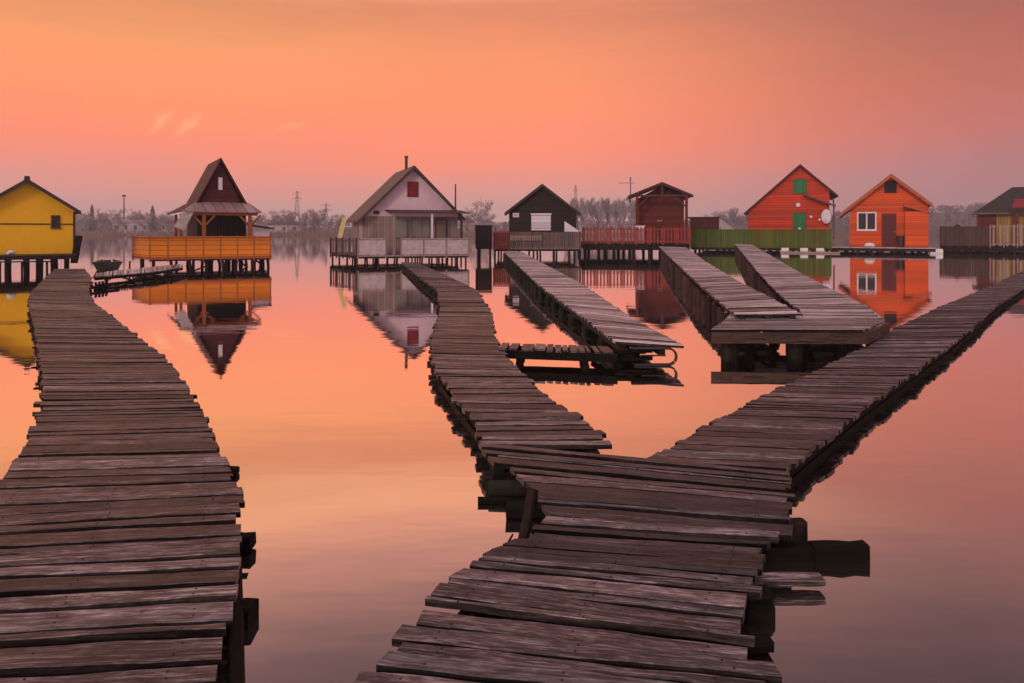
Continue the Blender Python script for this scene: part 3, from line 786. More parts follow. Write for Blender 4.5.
# --- black house
fh=Frame(542,51,0,0); fd=Frame(542,49,0,0); dz=fd.Z(248.5); fh.z0=dz; fh.loc=(fh.X0,fh.Y0,dz)
root=empty('stilt_house',fh.loc,'black-brown gabled house with one white roller shutter','house',HG,fh.a)
wl=fh.U(509); wr=fh.U(576.5); ap=fh.P(542,186); ze=fh.Z(211)
mb=MB(); gable(mb,wl,wr,ze,ze,ap.x,ap.z,0,6); mb.build('wall',M['black'],root)
xe0=fh.U(504.5); xe1=fh.U(580.5); sl=(ap.z-ze)/(ap.x-wl)
roof_slab(xe0,ap.z-sl*(ap.x-xe0),ap.x,ap.z,xe1,ap.z-sl*(xe1-ap.x),.12,-.4,6.3).build('roof',M['darkroof'],root)
barge(xe0,ap.z-sl*(ap.x-xe0),ap.x,ap.z,xe1,ap.z-sl*(xe1-ap.x),-.4,.13).build('bargeboard',M['darktrim'],root)
o=panel_on(root,'roller_shutter',fh.U(531.2),fh.U(550.8),fh.Z(230.5),fh.Z(215.2),0,M['whiteshutter'],M['black'],.05,.05)
mb=MB(); mb.box(fh.U(530.8),fh.U(551.2),-.16,-.02,fh.Z(215.1),fh.Z(213.4)); mb.build('shutter_box',M['white'],o)
mb=MB(); mb.box(fh.U(512.8),fh.U(519),-.05,-.004,fh.Z(217.2),fh.Z(213)); o=mb.build('wall_plate',M['white'],root)
mb=MB(); mb.box(fh.U(514),fh.U(517.8),-.058,-.052,fh.Z(216.2),fh.Z(214.2)); mb.build('inset',M['palepanel'],o)
p=MB(); u=wr+.06; p.tube([(u,-.1,.1),(u,-.1,ze-.1),(u+.15,-.25,ze+.1)],.05,8); p.build('downpipe',M['metal'],root)
u0=fd.U(494); u1=fd.U(581)
platform('stilt_platform','plank platform on thin stilts under the black house',fd,(u0,u1,0,8.4),dz,
         grid_pts(u0+.2,u1-.2,8,(.2,),4,.25)+grid_pts(u0+.2,u1-.2,5,(4.0,8.0),5,.2),.07,.14)
fence('deck_fence','grey weathered picket fence in front of the black house',fd,lerp_pts((fd.U(509.5),0),(fd.U(580.5),0),5),dz-.05,fd.Z(232),M['greyfence'],M['greyfence'],'picket',slat=.11,gap=.035)
mb=MB(); a=fd.U(511); b_=fd.U(541)
for i in range(15):
    x=a+(b_-a)*i/14; mb.beam((x,-.16,fd.Z(240.5)),(x,-.16,fd.Z(235.3)),.03,.09,up=(1,0,0))
mb.box(a,b_,-.145,-.115,fd.Z(237.4),fd.Z(236.6)); o=mb.build('flower_rack',M['paleslat']); o.location=fd.loc; tag(o,'pale slatted rack hung on the grey picket fence','rack')
fence('deck_fence','short red board fence between dark crate and grey picket fence',fd,[(fd.U(493.5),0),(fd.U(509),0)],dz-.05,fd.Z(231.5),M['redpaint'],M['redfence'],'board')
# dark tall crate on stilts
root=empty('storage_crate',(fd.U(483.5)+fd.X0,fd.Y0,0),'tall dark box on stilts at the left end of the red board fence','crate')
cx=fd.U(483.5); hw=(fd.U(491.5)-fd.U(475.5))/2
mb=MB(); mb.box(-hw,hw,0,1.2,fd.Z(249),fd.Z(226)); mb.build('body',M['gloom'],root)
mb=MB(); mb.box(-hw+.12,hw-.12,-.04,-.002,fd.Z(248),fd.Z(228)); mb.build('door',M['black'],root)
mb=MB(); mb.box(-hw-.05,hw+.05,-.05,1.25,fd.Z(225.9),fd.Z(225)); mb.build('lid',M['darktrim'],root)
for x in (-hw+.1,hw-.12):
    for y in (.1,1.1):
        w_=.11 if x<0 else .06; s=MB(); s.rough((x+(.12 if x<0 else 0),y,-1),(x+(.12 if x<0 else 0),y,fd.Z(249.1)),w_*2,w_*1.2); s.build('leg',M['stilt'],root)
mb=MB(); mb.prism([(fd.U(565),fd.Z(221)),(fd.U(580),fd.Z(231.2)),(fd.U(580),fd.Z(231.8)),(fd.U(565),fd.Z(231.8))],.5,.53)
o=mb.build('canvas_screen',M['white']); o.location=fd.loc; tag(o,'white triangular canvas screen at the right corner of the black house','screen')

# --- dark red porch house with red railing
fd=Frame(636,52,-4,0); dz=fd.Z(243.5); fh=Frame(661,57,-8,dz)
root=empty('stilt_house',fh.loc,'dark red cabin with open gable porch and timber bracing','house',HG,fh.a)
wl=fh.U(637.5,0); wr=fh.U(684,0); ap=fh.P(661,184,-1.6); ze=fh.Z(198,661)
zap=ap.z
mb=MB(); gable(mb,wl,wr,ze-.05,ze-.05,(wl+wr)/2,zap-.1,0,4.6); mb.build('wall',M['redpaint'],root)
xe0=fh.U(628,-1.7); xe1=fh.U(693.5,-1.7); ax=(wl+wr)/2
roof_slab(xe0,fh.Z(197.3,628,-1.7),ax,zap,xe1,fh.Z(196.5,693,-1.7),.13,-1.7,5).build('roof',M['brownroof'],root)
barge(xe0,fh.Z(197.3,628,-1.7),ax,zap,xe1,fh.Z(196.5,693,-1.7),-1.7,.15).build('bargeboard',M['maroon'],root)
for px in (637,686.5):
    u=fh.U(px,-1.5); p=MB(); p.box(u-.1,u+.1,-1.6,-1.4,0,ze+.05); po=p.build('porch_post',M['redpaint'],root)
    s=1 if px<660 else -1; b_=MB(); b_.beam((u+s*.1,-1.5,ze-.75),(u+s*.85,-1.5,ze-.02),.1,.12); b_.build('brace',M['brownroof'],po)
b_=MB(); b_.box(fh.U(634,-1.5),fh.U(689,-1.5),-1.59,-1.41,ze+.05,ze+.2); b_.build('tie_beam',M['brownroof'],root)
b_=MB(); b_.box(ax-.09,ax+.09,-1.57,-1.43,ze+.2,zap-.03); b_.build('king_post',M['brownroof'],root)
panel_on(root,'door',fh.U(656.5),fh.U(664.5),0.02,fh.Z(227),0,M['gloom'],M['maroon'],.06)
mb=MB(); mb.box(fh.U(657),fh.U(662),-.05,-.004,fh.Z(221.5),fh.Z(219.8)); mb.build('sign_plate',M['paleslat'],root)
mb=MB(); u=fh.U(630.5,-.3); zt=fh.Z(180,630,-.3)
mb.tube([(u,-.3,ze-.4),(u,-.3,zt)],.05,6); an=mb.build('antenna',M['metal'],root)
e=MB(); e.beam((u-1.0,-.3,zt-.25),(u+.35,-.3,zt-.25),.04,.04)
for k in range(6): x=u-.9+k*.22; e.beam((x,-.75+.02*k,zt-.25),(x,.15,zt-.25),.03,.03)
e.tube([(u,-.3,zt-.05),(u,-.3,zt+.25)],.06,6); e.build('aerial',M['metal'],an)
e=MB(); e.tube([(u-.25,-.35,ze-.15),(u-.1,-.35,ze-.15)],[.22,.1],10); e.build('bracket_lamp',M['white'],an)
u0=fd.U(582.5,0); u1=fd.U(690,0)
platform('stilt_platform','wide dark platform under the red slatted railing and dark red cabin',fd,(u0,u1,0,10.5),dz,
         [(fd.U(p),.25) for p in (585,589,606,614,630,634,650,668,686)]+grid_pts(u0+.3,u1-.3,6,(4,9.8),5,.3),.12,.42,mat='stilt')
mb=MB(); mb.beam((u0+.3,.12,.62),(u1-.4,.12,.60),.1,.12); o=mb.build('low_beam',M['stilt']); o.location=(fd.X0,fd.Y0,0); o.rotation_euler=(0,0,fd.a)
tag(o,'low tie beam between the stilts below the red railing','beam')
fence('deck_railing','red slatted railing along the terrace of the dark red cabin',fd,lerp_pts((u0,0),(u1,0),8),dz+.02,fd.Z(227.5),M['redfence'],M['redfence'],'picket',slat=.12,gap=.11)
mb=MB(); mb.box(fd.U(636.5),fd.U(645.5),.45,.5,dz,fd.Z(225.5)); o=mb.build('white_screen',M['white']); o.location=(fd.X0,fd.Y0,0); o.rotation_euler=(0,0,fd.a)
tag(o,'tall white screen standing behind the red slatted railing','screen')

# --- low brick-red shed behind the green fence
fs=Frame(706,68,-15,0); zs=fs.Z(247)
root=empty('lake_shed',(fs.X0,fs.Y0,zs),'low brown-red shed with pale sloping end above green fence','shed',None,fs.a)
mb=MB(); a=fs.U(690); b_=fs.U(719); H_=fs.Z(218)-zs
mb.box(a,b_,0,4,0,H_); mb.build('wall',M['maroon'],root)
mb=MB(); e_=fs.U(735); mb.prism([(b_+.004,0),(e_,0),(e_,fs.Z(229.5)-zs),(b_+.004,H_)],.1,3.9); mb.build('sloping_end',M['palepanel'],root)
mb=MB(); mb.box(a-.2,b_+.1,-.2,4.2,H_+.004,H_+.12); mb.build('roof',M['brownroof'],root)

# --- bright red barn with green fence
fd=Frame(770,63,-20,0); dz=fd.Z(247.3,790); fh=Frame(795,65.5,-21,dz)
root=empty('stilt_house',fh.loc,'bright red barn-like house with green shutter and white satellite dish','house',HG,fh.a)
wl=fh.U(748); wr=fh.U(829.5); ap=fh.P(800,166); zl_=fh.Z(211,748); zr_=fh.Z(190,829)
mb=MB(); gable(mb,wl,wr,zl_,zr_,ap.x,ap.z,0,8); mb.build('wall',M['barnred'],root)
x0=fh.U(744); x1=fh.U(838); k0=(ap.z-zl_)/(ap.x-wl); k1=(ap.z-zr_)/(wr-ap.x)
roof_slab(x0,ap.z-k0*(ap.x-x0),ap.x,ap.z,x1,ap.z-k1*(x1-ap.x),.13,-.4,8.4).build('roof',M['brownroof'],root)
barge(x0,ap.z-k0*(ap.x-x0),ap.x,ap.z,x1,ap.z-k1*(x1-ap.x),-.4,.14).build('bargeboard',M['maroon'],root)
panel_on(root,'shutter',fh.U(794),fh.U(806),fh.Z(193,800),fh.Z(179.5,800),0,M['green'],M['fencegreen'],.07,.06)
d_=panel_on(root,'door',fh.U(793.5),fh.U(805.5),0.02,fh.Z(213,800),0,M['green'],M['fencegreen'],.07,.06)
mb=MB(); u=fh.U(799.5); mb.tube([(u,-.09,1.7),(u,-.17,1.7)],.14,8); mb.build('handle',M['white'],d_)
# little lean-to gable line on the right
a=fh.P(803.5,195,-.9); b_=fh.P(836,206.5,-.9)
mb=MB(); mb.prism([(a.x,a.z),(b_.x,b_.z),(b_.x,b_.z+.14),(a.x,a.z+.14)],-.9,-.01); mb.build('lean_to_roof',M['pinkroof'],root)
lt=MB(); u=fh.U(798); lt.tube([(u,-.02,fh.Z(205)),(u,-.25,fh.Z(205))],[.16,.2],10); lt.build('wall_lamp',M['white'],root)
for px,py in ((811,217),(819.5,219.7)):
    lt=MB(); u=fh.U(px); lt.tube([(u,-.02,fh.Z(py)),(u,-.18,fh.Z(py))],[.09,.12],8); lt.build('wall_lamp',M['white'],root)
ds=MB(); c=fh.P(826.3,216.5,-.55); n=18; rx=.42; rz=.68
b0=len(ds.v); ds.v.append(c+Vector((0,.12,0)))
for ring in (.5,1.0):
    for k in range(n):
        th=2*math.pi*k/n; ds.v.append(c+Vector((rx*ring*math.cos(th),.12-.14*ring*ring,rz*ring*math.sin(th))))
for k in range(n):
    k2=(k+1)%n; ds.face((b0,b0+1+k,b0+1+k2)); ds.face((b0+1+k,b0+1+n+k,b0+1+n+k2,b0+1+k2))
dd=ds.build('satellite_dish',M['white'],root,smooth=True)
sm=dd.modifiers.new('thick','SOLIDIFY'); sm.thickness=.03
e=MB(); e.beam(c+Vector((0,.12,0)),c+Vector((.1,.55,-.1)),.06,.06); e.beam(c+Vector((0,.05,-rz*.9)),c+Vector((-.1,-.5,-.1)),.03,.03); e.build('dish_arm',M['metal'],dd)
for xg,zg in ((fh.U(746),fh.Z(212,748)),(fh.U(832.5),fh.Z(198,830))):
    e=MB(); e.tube([(xg,-.3,zg),(xg+.1,-.15,zg-.5),(xg+.12,-.12,zg-(.9 if xg<0 else 3.9))],.07,8); e.build('downpipe',M['metal'],root)
u0=fd.U(691,0); u1=fd.U(831,0)
platform('stilt_platform','low dark platform on floats under the red barn and green fence',fd,(u0,u1,.05,13.5),dz-.02,
         grid_pts(u0+.3,u1-.3,13,(.35,3.0),5,.3)+grid_pts(u0,u1,5,(8,13),6,.3),.12,.22,mat='stilt')
fence('deck_fence','long olive green board fence in front of the red barn',fd,lerp_pts((u0,0),(u1,0),9),dz-.08,fd.Z(229.3,780),M['fencegreen'],M['fencegreen'],'board',posts=True)
for px in (735,745,771,783,798):
    pass
for px,l_ in ((785,'white plastic float under the barn platform, nearest the green door'),(804,'white plastic float under the barn platform, middle of three'),(820,'white plastic float under the barn platform, nearest the dish')):
    s=MB(); c=fd.P(px,250.3,.0); c.z=.22
    s.tube([c+Vector((-.34,0,0)),c+Vector((-.3,0,0)),c+Vector((.3,0,0)),c+Vector((.34,0,0))],[.2,.26,.26,.2],12)
    o=s.build('plastic_float',M['foam']); o.location=(fd.X0,fd.Y0,0); o.rotation_euler=(0,0,fd.a); tag(o,l_,'float','floats under the red barn platform')
s=MB(); a=fd.P(780,253.5,-.6); b_=fd.P(840,254.5,-.6); a.z=b_.z=.05
s.tube([a,b_],.09,8); o=s.build('floating_log',M['paleslat']); o.location=(fd.X0,fd.Y0,0); o.rotation_euler=(0,0,fd.a)
tag(o,'pale log floating on the water below the green fence','log')

# --- orange house
fd=Frame(889,61,-27,0); dz=fd.Z(247.5,889); fh=Frame(889,63,-27.5,dz)
root=empty('stilt_house',fh.loc,'vivid orange house with white double window and crimson door','house',HG,fh.a)
wl=fh.U(850); wr=fh.U(928); ap=fh.P(891,176.5); zl_=fh.Z(208,850); zr_=fh.Z(203,928)
mb=MB(); gable(mb,wl,wr,zl_,zr_,ap.x,ap.z,0,7); mb.build('wall',M['orange'],root)
x0=fh.U(838); x1=fh.U(932); k0=(ap.z-zl_)/(ap.x-wl); k1=(ap.z-zr_)/(wr-ap.x)
roof_slab(x0,ap.z-k0*(ap.x-x0),ap.x,ap.z,x1,ap.z-k1*(x1-ap.x),.16,-.7,7.4).build('roof',M['brownroof'],root)
barge(x0,ap.z-k0*(ap.x-x0),ap.x,ap.z,x1,ap.z-k1*(x1-ap.x),-.7,.3,.05).build('bargeboard',M['orangeroof'],root)
panel_on(root,'attic_vent',fh.U(885),fh.U(896),fh.Z(192.5,890),fh.Z(181.5,890),0,M['gloom'],M['maroon'],.06)
window(root,fh.U(857),fh.U(876.5),fh.Z(230.5,866),fh.Z(212,866),0,M['white'],M['pane'],.12,1)
d_=panel_on(root,'door',fh.U(881.5),fh.U(896.5),0.03,fh.Z(213.5,889),0,M['crimson'],M['orange'],.08,.06)
mb=MB(); u=fh.U(895); mb.box(u-.06,u+.06,-.14,-.06,1.35,1.45); mb.build('handle',M['metal'],d_)
# projecting right wing
a=fh.U(905,-.9); b_=fh.U(928.5,-.9)
mb=MB(); mb.box(a,b_,-.9,-.004,0,fh.Z(211,915,-.9)); mb.build('closet',M['orange'],root)
mb=MB(); p0=fh.P(904,206.5,-1.1); p1=fh.P(932,214,-1.1); mb.prism([(p0.x,p0.z),(p1.x,p1.z),(p1.x,p1.z+.16),(p0.x,p0.z+.16)],-1.1,-.006); mb.build('closet_roof',M['orangeroof'],root)
mb=MB(); mb.box(fh.U(858),fh.U(905),-.04,-.004,fh.Z(205.6,870),fh.Z(204.4,870)); mb.build('batten',M['orangeroof'],root)
u0=fd.U(828,-.2); u1=fd.U(936,-.2)
platform('stilt_platform','dark wet platform low over the water under the orange house',fd,(u0,u1,-.2,9.6),dz-.02,
         grid_pts(u0+.3,u1-.3,9,(.1,3.0),5,.3)+grid_pts(u0+.3,u1-.3,5,(9,),6,.3),.14,.26,mat='plank_far')
s=MB(); c=fd.P(869.5,245.5,.5); c.z=dz+.16
s.tube([c+Vector((-.42,0,-.08)),c+Vector((-.2,0,.04)),c+Vector((.2,0,.05)),c+Vector((.42,0,-.08))],[.1,.2,.2,.1],10,jit=.2)
o=s.build('white_sack',M['foam'],smooth=True); o.location=(fd.X0,fd.Y0,0); o.rotation_euler=(0,0,fd.a); tag(o,'white sack lying below the white double window of the orange house','sack')
root=empty('rubbish_bin',(0,0,0),'dark bin standing between crimson door and the orange closet','bin')
c=fh.P(900.5,244,-.55); wv=Matrix.Rotation(fh.a,4,'Z')@Vector((c.x,c.y,0)); root.location=(fh.X0+wv.x,fh.Y0+wv.y,dz)
mb=MB(); mb.tube([(0,0,0),(0,0,.95)],[.26,.32],12); mb.build('body',M['darkmetal'],root)
mb=MB(); mb.tube([(0,0,.955),(0,0,1.03)],[.35,.30],12); mb.build('lid',M['darkmetal'],root)
for px,l_ in ((933.5,'white float barrel at the right end of the orange house platform'),(939,'larger white float barrel out past the orange house platform')):
    s=MB(); c=fd.P(px,250,.2 if px<936 else .6); c.z=.15; s.tube([c+Vector((-.3,0,0)),c+Vector((-.26,0,0)),c+Vector((.26,0,0)),c+Vector((.3,0,0))],[.2,.29,.29,.2],12)
    o=s.build('plastic_float',M['foam']); o.location=(fd.X0,fd.Y0,0); o.rotation_euler=(0,0,fd.a); tag(o,l_,'float','floats by the orange house')

# --- far right house with dark hipped roof
fd=Frame(985,63,-33,0); dz=fd.Z(245.5,985); fh=Frame(1020,66,-33,dz)
root=empty('stilt_house',fh.loc,'yellow-walled house with dark hipped roof and red porch posts','house',HG,fh.a)
wl=fh.U(977,0); wm=fh.U(996.5,0); wr=fh.U(1100,0); ze=fh.Z(213,1000)
mb=MB(); mb.box(wl+.1,wm,.0,7,0,ze); mb.build('red_wall',M['redpaint'],root)
mb=MB(); mb.box(wm+.004,wr,.02,7,0,ze); mb.build('wall',M['cream'],root)
x0=fh.U(973,-.6); x1=wr+.5; zr=fh.Z(187,1020,3.5); rx0=fh.U(1012,3.5); rx1=x1-(rx0-x0)
mb=MB()
b0=len(mb.v); mb.v += [Vector((x0,-.6,ze)),Vector((x1,-.6,ze)),Vector((x1,7.6,ze)),Vector((x0,7.6,ze)),Vector((rx0,3.5,zr)),Vector((rx1,3.5,zr))]
for q in ((0,1,5,4),(2,3,4,5),(1,2,5),(3,0,4),(3,2,1,0)):
    pts=[mb.v[b0+i] for i in q]; mb.face([b0+i for i in q],[(p.x,p.y*1.2) for p in pts])
mb.build('roof',M['darkroof'],root)
mb=MB(); mb.box(x0-.02,x1+.02,-.66,-.604,ze-.14,ze+.05); mb.build('fascia',M['pinkroof'],root)
u=fh.U(1017,-1.3)
for uu in (u,u+3.2):
    mb=MB(); mb.box(uu-.13,uu+.13,-1.43,-1.17,0,ze); mb.build('porch_post',M['redpaint'],root)
mb=MB(); a=fh.P(1012,208,-2.2); zt=fh.Z(200,1012,-.7)
quad_slab(mb,Vector((a.x,-2.2,a.z)),Vector((a.x+5,-2.2,a.z)),Vector((a.x+5,-.68,zt)),Vector((a.x+.3,-.68,zt)),.1); mb.build('awning',M['redshutter'],root)
u0=fd.U(940,0); u1=fd.U(1090,0); um=fd.U(989,0)
platform('stilt_platform','dark platform under the far house with the dark hipped roof',fd,(u0,u1,0,11),dz-.02,
         grid_pts(u0+.3,u1-.3,12,(.2,4),5,.3)+grid_pts(u0+.3,u1-.3,5,(10,),6,.3),.13,.45,mat='stilt')
fence('deck_fence','dark brown solid board fence left of the yellow-walled far house',fd,lerp_pts((u0,0),(um,0),5),dz-.05,fd.Z(226.5,960),M['brownfence'],M['brownfence'],'board')
fence('deck_fence','pale slatted fence in front of the yellow far house wall',fd,lerp_pts((um+.1,0),(u1,0),7),dz-.05,fd.Z(225,1005),M['paleslat'],M['paleslat'],'picket',slat=.16,gap=.3)
root=empty('tarp_heap',(0,0,0),'dark hump of tarpaulin behind the dark brown board fence','heap')
c=fd.P(957,226,1.2); wv=Matrix.Rotation(fd.a,4,'Z')@Vector((c.x,c.y,0)); root.location=(fd.X0+wv.x,fd.Y0+wv.y,dz)
mb=MB()
for i in range(7):
    for k in range(14):
        th=2*math.pi*k/14; ph=i/6*math.pi/2; rr=1.0+.12*math.sin(3*th)+.08*math.sin(5*th+i)
        mb.v.append(Vector((1.0*rr*math.cos(ph)*math.cos(th),.8*rr*math.cos(ph)*math.sin(th),(1.85+.15*math.sin(2*th))*math.sin(ph)**.8)))
for i in range(6):
    for k in range(14): mb.face((i*14+k,i*14+(k+1)%14,(i+1)*14+(k+1)%14,(i+1)*14+k))
mb.build('sheet',M['gloom'],root,smooth=True)
mb=MB(); mb.tube([(1.0*math.cos(t*.449),.8*math.sin(t*.449),.1) for t in range(15)],.03,6); mb.build('rope',M['paleslat'],root)

# ------------------------------------------------------------------ piers
def pier(name, label, stations, pitch, mat, seed, pf=(.06,.94), n=8, jitter=.06, thick=.04, posts=2.2, under='under', stringers=(.12,.5,.88), out=.12, postr=.055, zj=.008, prot=0.0, sdepth=.11, nails=False, long_every=0, post_top=0.0):
    """stations: (left point, right point) in world coordinates, walked along the pier"""
    q=random.Random(seed)
    C=sum(((a+b)/2 for a,b in stations),Vector())/len(stations)
    root=empty(name,(C.x,C.y,0),label,'pier','plank walkways over the lake')
    O=Vector((C.x,C.y,0))
    cum=[0]
    for (a,b),(c,d) in zip(stations,stations[1:]): cum.append(cum[-1]+((c+d)/2-(a+b)/2).length)
    T=cum[-1]
    def at(s):
        s=max(0,min(T-1e-6,s))
        for i in range(len(cum)-1):
            if s<=cum[i+1]:
                t=(s-cum[i])/max(1e-6,cum[i+1]-cum[i])
                return stations[i][0].lerp(stations[i+1][0],t)-O, stations[i][1].lerp(stations[i+1][1],t)-O
    mb=MB(); s=0.0; th=thick
    while s<T-.03:
        w=pitch*q.choice((.7,.85,1,1,1.1,1.25,1.4)); gap=q.uniform(.014,.036) if q.random()<.8 else q.uniform(.04,.07)
        e=min(T,s+w)
        l0,r0=at(s); l1,r1=at(e-gap)
        ax=(r0-l0).normalized(); W=(r0-l0).length
        jl=q.uniform(-jitter,jitter); jr=q.uniform(-jitter,jitter)
        if q.random()<(.07 if not long_every else long_every): jl-=q.uniform(.03,.12)*(jitter/.05)*(1.3 if long_every else 1)
        if q.random()<.06: jr+=q.uniform(.02,.09)*(jitter/.05)
        l0=l0+ax*jl; l1=l1+ax*(jl+q.uniform(-.012,.012)); r0=r0+ax*jr; r1=r1+ax*(jr+q.uniform(-.012,.012))
        sk=q.uniform(-.012,.012); d=(l1-l0).normalized(); r0=r0+d*sk; r1=r1+d*sk
        zl=q.uniform(-zj,zj); zr=q.uniform(-zj,zj); tw=q.uniform(-.5,.5)*zj; sag=q.uniform(-.6,1)*zj
        tone=min(1,max(0,q.gauss(.48,.34))); ou=q.random()*50; ov=q.random()*50
        ph1,ph2=q.random()*6.28,q.random()*6.28; wob=.006
        rings=[]; cc=min(.004,th*.2)
        for i in range(n+1):
            t=i/n; a=l0.lerp(r0,t); b=l1.lerp(r1,t)
            z=zl+(zr-zl)*t-sag*4*t*(1-t)*.6
            a=a+d*(wob*math.sin(t*9*W/1.6+ph1)+.003*math.sin(t*23+ph2)); b=b+d*(wob*math.sin(t*8*W/1.6+ph2)+.003*math.sin(t*27+ph1))
            za=Vector((0,0,z+tw)); zb=Vector((0,0,z-tw)); Z=Vector((0,0,1))
            base=len(mb.v)
            mb.v += [a+za-Z*th, a+za-Z*cc, a+za+d*cc, b+zb-d*cc, b+zb-Z*cc, b+zb-Z*th]
            rings.append((base,t*W))
        wv=[0,th,th+cc,th+cc+w,th+2*cc+w,2*th+w]
        for (b0,u0_),(b1,u1_) in zip(rings,rings[1:]):
            for k in range(5):
                mb.face((b0+k,b1+k,b1+k+1,b0+k+1),[(ou+u0_,ov+wv[k]),(ou+u1_,ov+wv[k]),(ou+u1_,ov+wv[k+1]),(ou+u0_,ov+wv[k+1])],tone,2 if k in (0,4) else 0)  # long side faces get the painted gap shade
            mb.face((b0+5,b1+5,b1,b0),[(ou+u0_,ov+1),(ou+u1_,ov+1),(ou+u1_,ov+1+w),(ou+u0_,ov+1+w)],tone)
        b0=rings[0][0]; mb.face([b0+k for k in range(6)],[(ou+.02*k,ov+.01*k) for k in range(6)],tone*.6)
        b0=rings[-1][0]; mb.face([b0+k for k in range(6)][::-1],[(ou+.02*k,ov+.01*k) for k in range(6)],tone*.6)
        if nails:
            for f_ in stringers:
                for g_ in (.28,.72):
                    if q.random()<.15: continue
                    ff=f_+q.uniform(-.012,.012); p=l0.lerp(r0,ff).lerp(l1.lerp(r1,ff),g_+q.uniform(-.08,.08))
                    if (p+O).y>6.5: continue
                    z=zl+(zr-zl)*ff-sag*4*ff*(1-ff)*.6+tw*(1-2*g_)
                    mb.tube([p+Vector((0,0,z-.004)),p+Vector((0,0,z+.002))],.0055,6,tone=.3,mi=1)
        s=e
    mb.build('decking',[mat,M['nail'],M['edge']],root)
    # stringers in lengths of a few metres
    for f_ in stringers:
        s=0.0
        while s<T-.2:
            e=min(T,s+q.uniform(2.5,4.2))
            if e>T-.6: e=T
            sg=MB(); k=max(2,int((e-s)/.5)); pr=None
            for i in range(k):
                a=at(s+(e-s)*i/k); b=at(s+(e-s)*(i+1)/k)
                pa=a[0].lerp(a[1],f_); pb=b[0].lerp(b[1],f_)
                off=Vector((0,0,th+zj+sdepth/2+.002)); dd=(pb-pa).normalized()*.004
                sg.beam(pa-off+dd*.2,pb-off-dd*.2,.09,sdepth,tone=.4)
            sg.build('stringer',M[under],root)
            s=e+.01
    if posts:
        s=q.uniform(.2,.8)
        while s<T:
            a,b=at(s); ax=(b-a).normalized(); zc=(a.z+b.z)/2-th-zj-sdepth-.05
            a2=a-ax*(out+q.uniform(-.05,prot)); b2=a.lerp(b,min(1,pf[1]+.06))+ax*(out*.4+q.uniform(-.05,prot))
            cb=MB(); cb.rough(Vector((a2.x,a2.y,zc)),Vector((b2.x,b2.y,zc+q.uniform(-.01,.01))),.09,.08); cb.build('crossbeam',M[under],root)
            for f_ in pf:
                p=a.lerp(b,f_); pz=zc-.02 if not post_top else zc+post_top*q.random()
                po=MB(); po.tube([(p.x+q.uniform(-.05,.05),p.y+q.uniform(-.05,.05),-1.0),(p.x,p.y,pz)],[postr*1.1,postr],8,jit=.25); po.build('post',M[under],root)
            s+=posts*q.uniform(.8,1.25)
    return root,at,T,O

def st(rows, h=None):
    out=[]
    for r in rows:
        hh=r[4] if len(r)>4 else h
        out.append((gp(r[0],r[1],hh),gp(r[2],r[3],hh)))
    return out

# left walkway
A=st([(55,268.6,84,268.4,.28),(46,277,91,277,.26),(31,292,89,293,.22),(28,301,95,303,.2),(34,327,127,328,.19),(39,354,161,354,.18),(41,372,177,371,.18),
      (43,398,193,396,.18),(34,424,208,420,.18),(16,457,219,452,.18),(-2,481,231,474,.18),(-36,519,239,505,.18),(-70,556,241,540,.18),(-100,588,239,572,.18),
      (-122,612,229,592,.18),(-165,660,224,638,.18),(-198,705,222,683,.18),(-270,800,224,775,.18),(-380,960,224,930,.18)])
pier('plank_pier','long curving grey plank walkway leading to the yellow hut',A,.142,M['plank'],5,nails=True,n=14,jitter=.028,posts=1.9,prot=.06,out=.05)
# middle walkway to the pink house
B=st([(401,262,417,262.5,.28),(417,275,450,277,.27),(437,290,477,290,.26),(440,312,491,312,.24),(430,341,497,342,.22),(431,361,513,363,.21),(452,391,540,391,.19),(469,415,578,415,.18),(479,435,603,433,.17),(484,445,610,447,.17)])
pier('plank_pier','crooked plank walkway bending from the fork to the pink house',B,.15,M['plank'],6,n=12,jitter=.03,posts=1.6,under='mossy',prot=.03,out=.02)
# main walkway: camera end, fork and right arm
C1=st([(482,442,789,471,.188),(509,469,790,495,.188),(527,488,789,507,.19),(548,514,779,532,.18),(530,537,768,550,.18),(472,560,757,586,.18),(437,584,747,622,.18),(412,624,748,662,.18),
       (366,671,788,712,.18),(338,720,805,768,.18),(320,820,830,880,.18),(250,1000,900,1080,.18)])
pier('plank_pier','broad dark plank walkway in the front, fanning out to the fork',C1,.118,M['plank'],23,nails=True,n=16,jitter=.04,posts=1.1,prot=.0,out=.03,long_every=.22)
C2=st([(647,459,787,469,.17),(700,428.6,833,433,.17),(753,400.5,868,404,.17),(809,374,908,375.5,.17),(869,344,953,343,.17),(897,327,974,326,.17),(939,307,996,306,.17),(981,290,1022,289,.17),(1024,270.5,1055,270,.18),(1085,258,1108,257.8,.2)])
pier('plank_pier','straight plank walkway running from the fork to the right edge',C2,.145,M['plank'],10,n=12,jitter=.03,posts=1.7,prot=.0,out=.03)
# pier to the black house and its side boardwalk
D=st([(503,250.8,521,251.5,.62),(538,284,582,284,.40),(575,311,631,317,.33),(616,341.5,685,346.5,.30)])
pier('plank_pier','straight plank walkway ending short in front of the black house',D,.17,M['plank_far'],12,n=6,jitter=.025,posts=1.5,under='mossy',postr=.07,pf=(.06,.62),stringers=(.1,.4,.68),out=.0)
# crossing boardwalk
e0=gp(499,348,.25); e1=gp(618,352,.25); e0b=gp(503,343,.25); e1b=gp(612,346,.25)
pier('plank_pier','short low boardwalk crossing between the two middle walkways',[(e0,e0b),(e0.lerp(e1,.5),e0b.lerp(e1b,.5)),(e1,e1b)],.14,M['plank'],13,n=4,jitter=.012,posts=.85,thick=.03,stringers=(.06,.94),out=.0)
